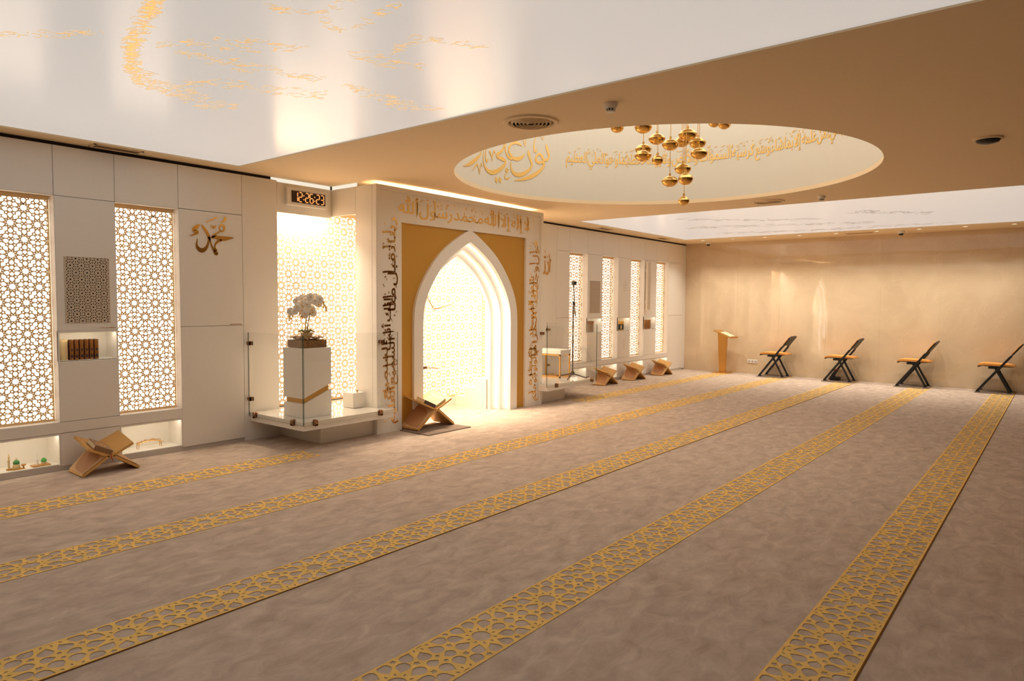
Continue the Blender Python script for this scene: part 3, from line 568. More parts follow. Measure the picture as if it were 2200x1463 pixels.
# the chamber behind the arch
MB().box(6.21, 6.23, 6.69, BACK, 0, 2.7).build('chamber_wall', BRIGHT, mh)
MB().box(6.21, 8.44, 6.46, BACK+.02, 2.62, 2.66).build('chamber_roof', BRIGHT, mh)
st = MB()
for y0, y1, z in ((7.14, 7.34, .15), (6.93, 7.14, .30), (6.70, 6.93, .45)): st.box(7.72, 8.40, y0, y1, 0, z)
tag(st.build('step_block', BRIGHT, loc=(8.06, 7.0, 0)), 'low white stepped block inside the arch at its right jamb', 'steps')
t = screen(6.235, 8.43, .15, 2.60, 'bright lattice screen seen through the mihrab arch', 'mihrab', SCREENLIT, oy=.07)
MB().box(6.235, 7.72, SCR-.012, SCR+.01, 0, .135).build('skirting', BRIGHT, mh)
# lettering on the frame
def place_text(parent, txt, fn, mt, th=.004):               # every word a part of its own
    for v, f in words2d(txt): MB().plate(v, f, fn, th).build('word', mt, parent)
m = MB(); yF = 6.392
place_text(mh, 'لا إله إلا الله محمد رسول الله', lambda u, q, t: (5.71+u*2.64, yF-t, 2.625+q*.285), GOLDT)
for s_ in squig(46, 5.74, 8.32, 2.78, 2.90, .024)+[[(x, 2.66, .006), (x+.01, 2.78, .02), (x+.002, 2.90, .026)] for x in (6.02, 6.33, 7.5, 7.62, 8.05, 8.12, 8.30)]:
    v, f = ribbon(s_); m.plate(v, f, lambda u, q, t: (u, yF-t, q), .004)
m.build('vowel_marks', GOLDT, mh)['kind'] = 'stuff'
def column_text(x0, x1, lines, ztop, zbot, seed):            # verse turned a quarter, read from the top down
    m = MB(); random.seed(seed); W_ = x1-x0
    for txt, a, b_, s0, s1 in lines:
        place_text(mh, txt, lambda u, q, t: (x1-(a+(b_-a)*q)*W_, yF-t, zbot+(ztop-zbot)*(s0+(s1-s0)*u)), GOLDM)
    for s_ in squig(70, zbot+.03, ztop-.03, x0+.02, x1-.03, .020):
        v, f = ribbon(s_); m.plate(v, f, lambda u, q, t: (x1+x0-q, yF-t, u), .004)
    for z in [zbot+(ztop-zbot)*k for k in (.06, .17, .29, .33, .45, .58, .62, .74, .86, .93)]:
        v, f = ribbon([(x0+.02, z-.012, .022), (x0+.12, z, .020), (x0+.2, z+.004, .006)]); m.plate(v, f, lambda u, q, t: (u, yF-t, q), .004)
    m.build('vowel_marks', GOLDM, mh)['kind'] = 'stuff'
column_text(5.44, 5.70, [('ربنا تقبل منا', 0, .62, .55, 1.0), ('إنك أنت', .28, 1, .36, .62), ('السميع العليم', 0, .60, 0, .42), ('السميع', .45, 1, .12, .40)], 2.62, .10, 3)
column_text(8.34, 8.61, [('فول وجهك', 0, .62, .62, 1.0), ('شطر المسجد', .35, 1, .40, .78), ('الحرام', 0, .6, .30, .56), ('فولوا وجوهكم', 0, .62, 0, .34), ('شطره', .5, 1, .1, .34)], 2.55, .07, 5)
# names on the wall panels
def name_emblem(strokes, label):
    xs = [p[0] for s_ in strokes for p in s_]; zs = [p[1] for s_ in strokes for p in s_]
    m = MB()
    for s_ in strokes:
        v, f = ribbon(s_); m.plate(v, f, lambda u, q, t: (u, D-.001-t, q), .005)
    return tag(m.build('wall_lettering', GOLDM, loc=(sum(xs)/len(xs), D-.003, min(zs))), label, 'lettering')
name_emblem(MUH, 'mirror-gold calligraphic name on the white panel left of the orchid bay')
name_emblem(ALL, 'gold calligraphic name on the panel right of the mihrab frame')
# drum lettering
def dc(ang, z, t):
    r = DR-.002-t; a = math.radians(ang); return (DC[0]+r*math.cos(a), DC[1]+r*math.sin(a), z)
m = MB()
for s_ in NUR:
    k = [(p[0]*DR*PI/180, p[1], p[2]) for p in s_]; v, f = ribbon([(-a, b_, c) for a, b_, c in k]); m.plate(v, f, lambda u, q, t: dc(-u/DR*180/PI, q, t), .004)
tag(m.build('drum_lettering', GOLDT, loc=(7.2, 5.9, 3.25)), 'large gold calligraphy on the left inner wall of the ceiling drum', 'lettering')
vr = thing('drum_verse', 'long gold verse running round the far inner wall of the ceiling drum', 'lettering', (9.3, 4.0, 3.55))
place_text(vr, 'ولا يحيطون بشيء من علمه إلا بما شاء وسع كرسيه السموات والأرض ولا يؤده حفظهما وهو العلي العظيم', lambda u, q, t: dc(61-u*118, 3.53+q*.28, t), GOLDT, .003)
random.seed(11); m = MB()
for s_ in squig(150, -61, 57, 3.70, 3.83, .02):
    v, f = ribbon(s_); m.plate([((p[0]-s_[0][0])*25+s_[0][0], p[1]) for p in v], f, lambda u, q, t: dc(-u, q, t), .003)
m.build('vowel_marks', GOLDT, vr)['kind'] = 'stuff'
random.seed(21)
# ================================================================ PLATFORMS WITH GLASS
def clamp_mb(c, nrm, vert=True):                             # rounded metal clamp gripping a pane
    c = Vector(c); nrm = Vector(nrm); sd = Vector((nrm.y, -nrm.x, 0)); m = MB(); upv = Vector((0, 0, 1))
    if not vert: sd, upv = upv, sd
    pts = [(-.022, -.032), (.022, -.032), (.022, .012)]+[(.022*math.cos(a), .012+.022*math.sin(a)) for a in [PI*k/8 for k in range(1, 8)]]+[(-.022, .012)]
    f = lambda p, h: c+sd*p[0]+upv*p[1]+nrm*h
    nn = len(pts)
    for lo, hi in ((-.022, -.006), (.007, .022)):
        m.add([f(p, lo) for p in pts]+[f(p, hi) for p in pts], [tuple(range(nn)), tuple(range(2*nn-1, nn-1, -1))]+[(i, (i+1) % nn, (i+1) % nn+nn, i+nn) for i in range(nn)])
    m.obox(c-upv*.024, sd*.020, upv*.008, nrm*.022)
    return m
def platform(sx, label, xe):
    X = (lambda x: x) if sx > 0 else (lambda x: 14.04-x)
    t = thing('display_platform', label, 'platform', (X(4.9), 6.8, .2), 'glass-railed platforms beside the mihrab')
    n1 = 6.1 if sx > 0 else 5.55
    pl = [(xe, 6.19), (5.46, 6.19), (5.46, 6.368), (5.345, 6.368), (5.345, 6.75), (n1, 6.75), (n1, 7.33), (4.585, 7.33), (4.585, D-.003), (xe, D-.003)]
    MB().prism([(X(x), y) for x, y in pl], 'xy', .225, .322).build('slab', GLOSSW, t, bevel=.003)
    def pane(x0, x1, y0, y1):
        a, b_ = sorted((X(x0), X(x1))); m = MB(); m.box(a, b_, y0, y1, .285, 1.24, 0)
        for i in range(6):
            xs = [m.v[j] for j in m.f[i]]
            sp = [max(p[k] for p in xs)-min(p[k] for p in xs) for k in range(3)]
            if sorted(sp)[1] < .02: m.m[i] = 1
        return m.build('glass_pane', [GLASS, GEDGE], t)
    pane(xe-.012, xe-.004, 6.176, 7.225); pane(xe+.002, 5.50, 6.170, 6.180)
    for x in (xe+.14, 5.235): clamp_mb((X(x), 6.175, .305), (0, -1, 0)).build('clamp', BRONZE, t)
    for y in (7.10, 6.36): clamp_mb((X(xe-.008), y, .305), (-1 if sx > 0 else 1, 0, 0)).build('clamp', BRONZE, t)
    for z in (1.117, .481): clamp_mb((X(xe-.008), 7.195, z), (-1 if sx > 0 else 1, 0, 0), False).build('clamp', BRONZE, t)
    clamp_mb((X(5.40), 6.345, 1.12), (0, -1, 0), False).build('clamp', BRONZE, t)
    return t
platform(1, 'white glass-railed platform carrying the orchid planter, left of the mihrab', 4.20)
platform(-1, 'white glass-railed platform carrying the microphone stand, right of the mihrab', 4.06)
# ================================================================ PLANTER AND ORCHID
pt = thing('planter', 'tall white square planter with a slanting gold band', 'planter', (4.53, 6.58, .323))
x0, x1, y0, y1 = 4.343, 4.714, 6.397, 6.765
zf = lambda x, y, z0, k: z0+max(0, (x-x0))*k
def slab_between(nm, mt, lo, hi, ins):
    c = [(x0+ins, y0+ins), (x1-ins, y0+ins), (x1-ins, y1-ins), (x0+ins, y1-ins)]
    MB().hexa([(x, y, lo(x, y)) for x, y in c]+[(x, y, hi(x, y)) for x, y in c]).build(nm, mt, pt, bevel=.003)
slab_between('lower_body', WHITE, lambda x, y: .323, lambda x, y: .470+(x-x0)*.40, 0)
slab_between('gold_band', GOLDP, lambda x, y: .47+(x-x0)*.40, lambda x, y: .534+(x-x0)*.40, .022)
slab_between('upper_body', WHITE, lambda x, y: .534+(x-x0)*.40, lambda x, y: 1.085, 0)
gb = thing('glass_box', 'clear square glass box of soil standing on the planter', 'glass box', (4.53, 6.58, 1.087))
m = MB(); a, b_, c, d = 4.365, 4.692, 6.42, 6.742
for bx in ((a, b_, c, c+.005), (a, b_, d-.005, d), (a, a+.005, c, d), (b_-.005, b_, c, d)): m.box(*bx, 1.087, 1.245)
m.build('glass_walls', GLASS, gb)
m = MB(); N = 10; g = {}
for i in range(N+1):
    for j in range(N+1): g[i, j] = len(m.v); m.v.append((a+.012+(b_-a-.024)*i/N, c+.012+(d-c-.024)*j/N, 1.19+random.uniform(-.018, .022)))
for i in range(N):
    for j in range(N): m.face((g[i, j], g[i+1, j], g[i+1, j+1], g[i, j+1]))
m.box(a+.012, b_-.012, c+.012, d-.012, 1.088, 1.17); m.build('soil', SOIL, gb)
orc = thing('orchid', 'white orchid with arching sprays of blossoms above the planter', 'plant', (4.53, 6.58, 1.2))
MB().lathe([(.001, 0), (.055, 0), (.07, .05), (.072, .055), (.06, .055), (.001, .05)], (4.52, 6.58, 1.195), 20).build('pot', CREAM, orc, smooth=True)
for s_ in STEM: MB().tube([(x, y, z) for x, y, z, in cr(s_, 5)], .005, 6).build('stem', STEMG, orc, smooth=True)
for k in range(5):
    an = k*1.3; MB().tube([(4.52, 6.58, 1.24), (4.52+.05*math.cos(an), 6.58+.05*math.sin(an), 1.275), (4.52+.10*math.cos(an), 6.58+.10*math.sin(an), 1.255)], [.012, .014, .003], 6).build('leaf', mat('orchid_leaf', S(132, 126, 62), .5) if 'orchid_leaf' not in MATS else MATS['orchid_leaf'], orc, smooth=True)
for (x, y, z) in FL:
    nrm = Vector((-.6+random.uniform(-.5, .5), -.7+random.uniform(-.4, .4), random.uniform(-.25, .35))).normalized(); c = Vector((x, y, z))
    ux = nrm.orthogonal().normalized(); uy = nrm.cross(ux); m = MB()
    for k in range(5):
        an = 2*PI*k/5+random.uniform(-.1, .1); dv = ux*math.cos(an)+uy*math.sin(an); sv = nrm.cross(dv); R_ = .050 if k % 2 else .044; hw = .026
        p = [c, c+dv*R_*.45+sv*hw, c+dv*R_*.85+sv*hw*.8-nrm*.006, c+dv*R_-nrm*.010, c+dv*R_*.85-sv*hw*.8-nrm*.006, c+dv*R_*.45-sv*hw, c+dv*R_*.5+nrm*.004]
        q = [s_-nrm*.002 for s_ in p]
        m.add(p+q, [(0, 1, 6), (1, 2, 6), (2, 3, 6), (3, 4, 6), (4, 5, 6), (5, 0, 6), (7, 13, 8), (8, 13, 9), (9, 13, 10), (10, 13, 11), (11, 13, 12), (12, 13, 7)])
    bl = m.build('blossom', PETAL, orc)
    MB().lathe([(.001, -.008), (.008, -.004), (.009, .003), (.001, .008)], tuple(c+nrm*.006), 8).build('heart', YELLOW, bl, smooth=True)
for (x, y, z) in BUD: MB().lathe([(.001, -.014), (.008, -.006), (.010, .004), (.005, .012), (.001, .015)], (x, y, z), 8).build('bud', YELLOW, orc, smooth=True)
bx_ = thing('alms_box', 'small white cube box with a gold knob on the left platform', 'box', (5.24, 6.66, .323))
MB().box(5.145, 5.318, 6.56, 6.76, .324, .505).build('body', WHITE, bx_, bevel=.006)
MB().lathe([(.001, 0), (.008, .002), (.006, .012), (.012, .018), (.010, .028), (.001, .031)], (5.235, 6.60, .505), 12).build('knob', BRASS, bx_, smooth=True)
# ================================================================ WALL CLOCK
ck = thing('wall_clock', 'white digital wall clock with orange digits above the orchid bay', 'clock', (4.973, D, 2.74))
rr = []
for cx, cz, a0 in ((5.232, 2.922, 0), (4.714, 2.922, 90), (4.714, 2.761, 180), (5.232, 2.761, 270)): rr += [(cx+.026*math.cos(math.radians(a0+15*k)), cz+.026*math.sin(math.radians(a0+15*k))) for k in range(7)]
MB().prism(rr, 'xz', D-.05, D-.001).build('case', BRIGHT, ck, bevel=.006)
dp = MB().box(4.745, 5.216, D-.056, D-.051, 2.772, 2.908).build('display', DIGOFF, ck)
SEG = {'1': 'bc', '2': 'abged', '6': 'afgedc', '3': 'abgcd'}
for ch, xq in zip('12:26:23', (4.800, 4.862, 4.908, 4.954, 5.016, 5.062, 5.108, 5.170)):
    m = MB(); hw, zt, zm, zl = .022, 2.894, 2.840, 2.786; yy0, yy1 = D-.060, D-.0565
    if ch == ':':
        for z in (2.815, 2.862): m.box(xq-.006, xq+.006, yy0, yy1, z-.006, z+.006)
    else:
        sg = {'a': (-1, 1, zt, zt), 'g': (-1, 1, zm, zm), 'd': (-1, 1, zl, zl), 'b': (1, 1, zm, zt), 'c': (1, 1, zl, zm), 'f': (-1, -1, zm, zt), 'e': (-1, -1, zl, zm)}
        for s_ in SEG[ch]:
            a, b_, c, d = sg[s_]
            if a != b_: m.box(xq-hw+.006, xq+hw-.006, yy0, yy1, c-.005, c+.005)
            else: m.box(xq+a*hw-.005, xq+a*hw+.005, yy0, yy1, c+.005, d-.005)
    m.build('digit', DIGIT, dp)
# ================================================================ QURAN STANDS
def rehal(loc, W, Dp, hn, hf, tn, tf, tw, label):
    t = thing('quran_stand', label, 'book stand', loc, 'gold folding Quran stands on the carpet')
    x, y, z = loc; yn, yf = y-Dp/2, y+Dp/2; h = W/2; T = .011
    H = lambda f: (hf if f else hn)+z
    def board(s):                                            # foot on side s, leaf on side -s
        m = MB()
        for (px, pz0, pz1, qx, qz0, qz1) in ((x+s*h, z, z, x+s*.012, H(0), H(1)), (x+s*.004, H(0), H(1), x-s*tw, tn+z, tf+z)):
            dv = Vector((qx-px, 0, (qz0+qz1-pz0-pz1)/2)).normalized(); nv = Vector((-dv.z, 0, dv.x))*T
            if nv.z < 0: nv = -nv
            b0 = [Vector((px, yn, pz0)), Vector((qx, yn, qz0)), Vector((qx, yf, qz1)), Vector((px, yf, pz1))]
            if pz0 == z: lift = Vector((0, 0, 0)); top = nv*2
            else: lift = -nv; top = nv
            m.hexa([p+lift for p in b0]+[p+top for p in b0])
        return m.build('board', REHAL, t)
    bs = [board(1), board(-1)]
    for s, bo in ((1, bs[0]), (-1, bs[1])):                  # carved lattice facing outwards on the leg
        dv = Vector((-s*(h-.012), 0, (hn+hf)/2)).normalized(); nv = Vector((-dv.z, 0, dv.x))
        if nv.z < 0: nv = -nv
        zl = lambda a_, hv: z+hv*(h-a_)/(h-.012)
        p = [Vector((x+s*a_, yy, zl(a_, hv))) for a_, yy, hv in ((h-.012, yn+.006, hn), (.03, yn+.006, hn), (.03, yf-.006, hf), (h-.012, yf-.006, hf))]
        p = [q+nv*.0275 for q in p]
        m = MB(); m.hexa(p+[q+nv*.001 for q in p], 0)
        vv, ff = lat_mesh('fret', .34, .31, .082, .004, 0, .02, .03)
        def onp(u, q, t): return tuple((p[0].lerp(p[1], u/.34)).lerp(p[3].lerp(p[2], u/.34), q/.31)+nv*(.0012+t))
        m.plate(vv, ff, onp, .0015, 1); m.build('carved_panel', [CARVED, FRET], bo)
    m = MB(); m.tube([(x, yn-.001, H(0)), (x, yf+.001, H(1))], .017, 10); m.build('hinge', REHAL, t, smooth=True)
    return t
def leaf_frame(loc, Dp, hn, hf, tn, tf, tw, s):              # point and axes of a leaf: s=-1 left, 1 right
    x, y, z = loc; o = Vector((x, y-Dp/2, z+hn)); u = Vector((s*tw, 0, tn-hn)); v = Vector((0, Dp, hf-hn)).normalized()
    un = u.normalized(); nn = un.cross(v)
    if nn.z < 0: nn = -nn
    return o, un, v, nn
def book(fr, u0, v0, lu, lv, th, label, cover, spine_side, group=None, medal=None, ribbon_=False, base=.011, spine=None):
    o, u, v, nn = fr; c = o+u*(u0+lu/2)+v*(v0+lv/2)+nn*(base+.001)
    t = thing('book', label, 'book', c, group)
    m = MB(); m.obox(c+nn*.0025, u*lu/2, v*lv/2, nn*.0025); m.obox(c+nn*(th-.0025), u*lu/2, v*lv/2, nn*.0025); m.build('cover', cover, t)
    sp = {'v-': (-v, lv, u, lu), 'v+': (v, lv, u, lu), 'u-': (-u, lu, v, lv), 'u+': (u, lu, v, lv)}[spine_side]
    m = MB(); m.obox(c+sp[0]*(sp[1]/2-.003)+nn*th/2, sp[2]*sp[3]/2, sp[0]*.004, nn*(th/2)); m.build('spine', spine or cover, t)
    m = MB(); m.obox(c+nn*th/2-sp[0]*0, u*(lu/2-.005), v*(lv/2-.005), nn*(th/2-.005)); m.build('pages', PAPER, t)
    if medal:
        m = MB(); cc = c+nn*(th+.0012); K = 24
        for (ra, rb) in ((.20, .28), (0, .12)):
            for i in range(K):
                a0, a1 = 2*PI*i/K, 2*PI*(i+1)/K
                P_ = lambda r, a: cc+u*lu*r*math.cos(a)+v*lv*r*.9*math.sin(a)
                m.add([P_(ra, a0), P_(rb, a0), P_(rb, a1), P_(ra, a1)], [(0, 1, 2, 3)])
        m.build('medallion', medal, t)
    if ribbon_:
        e = c-u*lu/2-v*lv/2+nn*.01
        MB().tube([e+v*.02, e-v*.006, e-v*.008-Vector((0, 0, .03)), e-v*.012+Vector((.01, 0, -.06))], .003, 6).build('bookmark', RED, t)
    return t
R1 = ((2.565, 6.96, 0), .475, .32, .150, .235, .250, .325, .195)
rehal(*R1, 'large gold Quran stand at the far left with a brown book on its left leaf')
f1 = leaf_frame(R1[0], R1[2], R1[3], R1[4], R1[5], R1[6], R1[7], -1)
book(f1, .012, .008, .16, .17, .045, 'brown book with a medallion on the far left gold stand', BROWNB, 'v-', medal=BRASS, ribbon_=True)
R2 = ((6.10, 6.30, .012), .62, .37, .225, .30, .345, .420, .27)
rehal(*R2, 'gold Quran stand with two books in front of the mihrab arch')
MB_mat = MB().box(5.70, 6.45, 5.85, 6.362, .001, .012)
tag(MB_mat.build('carpet_mat', MATC, loc=(6.07, 6.1, 0), bevel=.003), 'grey mat under the gold stand in front of the mihrab', 'mat')
f2a = leaf_frame(R2[0], R2[2], R2[3], R2[4], R2[5], R2[6], R2[7], -1); f2b = leaf_frame(R2[0], R2[2], R2[3], R2[4], R2[5], R2[6], R2[7], 1)
book(f2a, .035, .012, .20, .16, .045, 'dark-spined thick book on the left leaf of the stand before the mihrab', CREAM, 'v-', spine=DARKB)
book(f2b, .03, .03, .19, .25, .03, 'cream book with a medallion on the right leaf of the stand before the mihrab', CREAM, 'v+', medal=PAPER)
RL = ('gold Quran stand right beside the glass-railed platform, nearest of three along the right wall', 'middle one of the three gold Quran stands along the right wall', 'gold Quran stand nearest the marble wall, farthest along the right wall')
BL = ('pale thin book on the stand beside the right platform', 'pale thin book on the middle stand along the right wall', 'pale thin book on the stand nearest the marble wall')
for xc, la, lb in zip((11.64, 12.80, 14.08), RL, BL):
    p = ((xc, 7.0, 0), .49, .30, .155, .235, .262, .335, .19); rehal(*p, la)
    book(leaf_frame(p[0], p[2], p[3], p[4], p[5], p[6], p[7], -1), .02, .01, .10, .22, .016, lb, PAPER, 'u-', group='books on the right wall stands')
# ================================================================ BOOKS AND OBJECTS IN THE NICHES
def upright(name, x0, x1, z0, h, dep, y0, label, cover, spine, group, marks=False):
    t = thing(name, label, 'book', ((x0+x1)/2, y0+dep/2, z0), group)
    MB().box(x0, x0+.003, y0, y0+dep, z0, z0+h).box(x1-.003, x1, y0, y0+dep, z0, z0+h).build('cover', cover, t)
    MB().box(x0+.003, x1-.003, y0+.004, y0+dep-.003, z0+.004, z0+h-.004).build('pages', PAPER, t)
    sp = MB().prism([(x0, y0+.004), (x0+.004, y0-.003), ((x0+x1)/2, y0-.006), (x1-.004, y0-.003), (x1, y0+.004)], 'xy', z0, z0+h).build('spine', spine, t)
    if marks:
        m = MB(); xc = (x0+x1)/2
        for zc, r in ((z0+h*.5, .008), (z0+h*.18, .011)):
            m.prism([(xc+r*math.cos(2*PI*k/12), zc+r*1.5*math.sin(2*PI*k/12)) for k in range(12)], 'xz', y0-.008, y0-.006)
        m.build('medallion', DARKB, sp)
    return t
ORD = ('first', 'second', 'third', 'fourth', 'fifth', 'sixth')
for k in range(6):
    x = 2.408+k*.0425; upright('book', x, x+.036, 1.0275, .19, .12, 7.285, ORD[k]+' gilt-spined volume from the left in the near wall niche', MAROON, SPINE, 'volumes in the near wall niche', True)
upright('book', 2.352, 2.400, 1.0275, .195, .13, 7.305, 'pale cream volume left of the gilt-spined row in the near wall niche', PAPER, CREAM, 'volumes in the near wall niche')
for k in range(5):
    x = 11.43+k*.046; upright('book', x, x+.040, 1.0275, .215, .13, 7.285, ORD[k]+' of five brown volumes in the niche behind the platform glass', MAROON, SPINE if k % 2 else BROWNB, 'volumes in the niche behind the platform glass')
for k in range(6):
    x = 13.80+k*.044; upright('book', x, x+.039, 1.0275, .205, .13, 7.285, ORD[k]+' gilt volume from the left in the niche under the column loudspeaker', SPINE, SPINE if k != 1 else BROWNB, 'volumes in the niche under the column loudspeaker')
bk = thing('gilt_box', 'black box with a gold lid and pale window in the middle right niche', 'box', (12.735, 7.35, 1.0275))
MB().box(12.625, 12.845, 7.285, 7.42, 1.0275, 1.158).build('body', BLACK, bk, bevel=.003)
MB().box(12.622, 12.848, 7.282, 7.423, 1.159, 1.225).build('lid', GOLDP, bk, bevel=.004); MB().box(12.622, 12.848, 7.281, 7.2845, 1.0275, 1.042).build('foot_band', GOLDP, bk)
MB().prism([(12.735+.022*math.cos(2*PI*k/20), 1.098+.045*math.sin(2*PI*k/20)) for k in range(20)], 'xz', 7.281, 7.2845).build('window', PAPER, bk)
def dome_model(x, y, label, s=1.0, dome=GREEN):
    t = thing('mosque_model', label, 'ornament', (x, y, .063), 'small mosque models in the low niche')
    MB().box(x-.035*s, x+.035*s, y-.03*s, y+.03*s, .063, .063+.012).build('base', BRASS, t)
    MB().lathe([(.026*s, 0), (.026*s, .022*s), (.022*s, .024*s), (.022*s, .034*s)], (x, y, .075), 16).build('drum', CREAM, t)
    MB().lathe([(.023*s, 0), (.024*s, .010*s), (.020*s, .022*s), (.010*s, .032*s), (.001, .036*s)], (x, y, .075+.034*s), 16).build('dome', dome, t, smooth=True)
    MB().lathe([(.002, 0), (.004, .006), (.0015, .012), (.001, .022)], (x, y, .075+.069*s), 8).build('finial', BRASS, t)
    return t
def minaret(x, y, label, h, mt=CREAM):
    t = thing('minaret_model', label, 'ornament', (x, y, .063), 'small mosque models in the low niche')
    MB().box(x-.018, x+.018, y-.018, y+.018, .063, .078).build('base', BRASS, t)
    MB().lathe([(.010, 0), (.009, h*.50), (.014, h*.52), (.014, h*.56), (.007, h*.57), (.006, h*.75), (.010, h*.76), (.010, h*.79), (.005, h*.80), (.004, h*.9), (.001, h)], (x, y, .078), 12).build('tower', mt, t)
    return t
minaret(1.912, 7.32, 'tall cream minaret model at the far left of the low niche', .14)
dome_model(1.968, 7.32, 'dark green domed mosque model beside the tall minaret', 1.1)
ds = thing('dish', 'tiny gold dish on a stem right of the dark green dome', 'ornament', (2.02, 7.31, .063))
MB().lathe([(.020, 0), (.006, .006), (.004, .020), (.014, .026), (.022, .036), (.020, .037), (.001, .028)], (2.02, 7.31, .063), 16).build('bowl', BRASS, ds, smooth=True)
bs_ = thing('model_base', 'flat brass tray carrying a small white minaret and bright green dome', 'ornament', (2.155, 7.32, .063))
MB().box(2.085, 2.228, 7.28, 7.36, .063, .074).build('tray', BRASS, bs_, bevel=.002)
MB().lathe([(.008, 0), (.007, .05), (.011, .052), (.011, .057), (.005, .058), (.004, .09), (.001, .115)], (2.13, 7.32, .0745), 12).build('minaret', BRIGHT, bs_)
MB().lathe([(.022, 0), (.022, .022)], (2.182, 7.32, .0745), 16).build('drum', CREAM, bs_)
MB().lathe([(.021, 0), (.023, .010), (.018, .024), (.008, .034), (.001, .038)], (2.182, 7.32, .0965), 16).build('dome', mat('bright_green_dome', S(76, 170, 70), .4), bs_, smooth=True)
og = thing('gold_ornament', 'spiky gold bench-shaped ornament in the second low niche', 'ornament', (3.14, 7.36, .063))
m = MB()
top = [(3.02+.25*k/10, .118+.022*math.sin(PI*k/10)) for k in range(11)]
m.tube([(x, 7.34, z) for x, z in top], .004, 6); m.tube([(x, 7.39, z) for x, z in top], .004, 6)
for k in range(60):
    x = 3.02+.25*random.random(); z = .118+.022*math.sin(PI*(x-3.02)/.25); y = random.uniform(7.34, 7.39); m.tube([(x, y, z), (x+random.uniform(-.012, .012), y+random.uniform(-.006, .006), z+random.uniform(.012, .028))], [.002, .0006], 4)
m.build('bed', BRASS, og)
for x in (3.03, 3.26):
    for y in (7.342, 7.388): MB().tube([(x, y, .063), (x+(.004 if x < 3.1 else -.004), y, .12)], [.0025, .004], 6).build('leg', BRASS, og)
# ================================================================ GRILLES, MARKS, LOUDSPEAKER
def grille(x0, x1, z0, z1, label, b):
    t = thing('wall_grille', label, 'grille', ((x0+x1)/2, D, z0), 'pierced grilles in the wall piers')
    v, f = lat_mesh('grille%.3f' % b, x1-x0, z1-z0, b, .006, .004, .05, .02, .74)
    k = .80
    MB().plate(v, f, lambda u, q, tt: (x0+u, D-.004+tt, z0+q), .004).build('lattice', GRILLE, t)
    MB().box(x0, x1, D-.0003, D-.0001, z0, z1).build('back', BLACK, t)
    return t
grille(2.363, 2.749, 1.377, 2.0, 'square pierced grille above the near book niche', .13)
grille(11.40, 11.785, 1.40, 2.03, 'small pierced grille on the right wall beside the microphone stand', .13)
def marks(x0, x1, z, label):                                 # a line of lettering too small to read
    m = MB(); x = x0
    while x < x1-.006:
        wd = random.choice((.003, .004, .006)); hh = random.choice((.006, .008))
        m.box(x, min(x+wd, x1), D-.0022, D-.0008, z, z+hh); x += wd+random.choice((.002, .002, .006))
    return tag(m.build('caption_line', BRASS, loc=((x0+x1)/2, D-.0015, z)), label, 'lettering')
marks(2.645, 2.800, 1.325, 'tiny gold caption line above the near book niche'); marks(3.975, 4.122, 1.331, 'tiny gold caption line on the panel below the gold name')
for z, zl in ((1.96, 'upper'), (.76, 'lower')):
    m = MB(); K = 32
    for ra, rb in ((.050, .056), (.020, .025)):
        for i in range(K):
            P_ = lambda r, k: (12.77+r*math.cos(2*PI*k/K), D-.0015, z+r*1.7*math.sin(2*PI*k/K)); m.add([P_(ra, i), P_(rb, i), P_(rb, i+1), P_(ra, i+1)], [(0, 1, 2, 3)])
    tag(m.build('oval_emblem', mat('pale_emblem_'+zl, S(214, 194, 166), .4), loc=(12.77, D-.001, z)), 'faint '+zl+' oval emblem on the pier with the black box niche', 'emblem')
sp = thing('column_loudspeaker', 'slim white column loudspeaker on the right wall', 'loudspeaker', (13.70, D, 1.46))
MB().prism([(13.70+.06*math.cos(PI*k/12+PI), 7.165+.045*math.sin(PI*k/12+PI)) for k in range(13)]+[(13.76, 7.20), (13.64, 7.20)], 'xy', 1.46, 2.50).build('body', mat('speaker_cream', S(226, 212, 190), .55), sp, smooth=True)
MB().box(13.67, 13.73, 7.20, D-.001, 1.6, 1.66).box(13.67, 13.73, 7.20, D-.001, 2.3, 2.36).build('bracket', WHITE, sp)
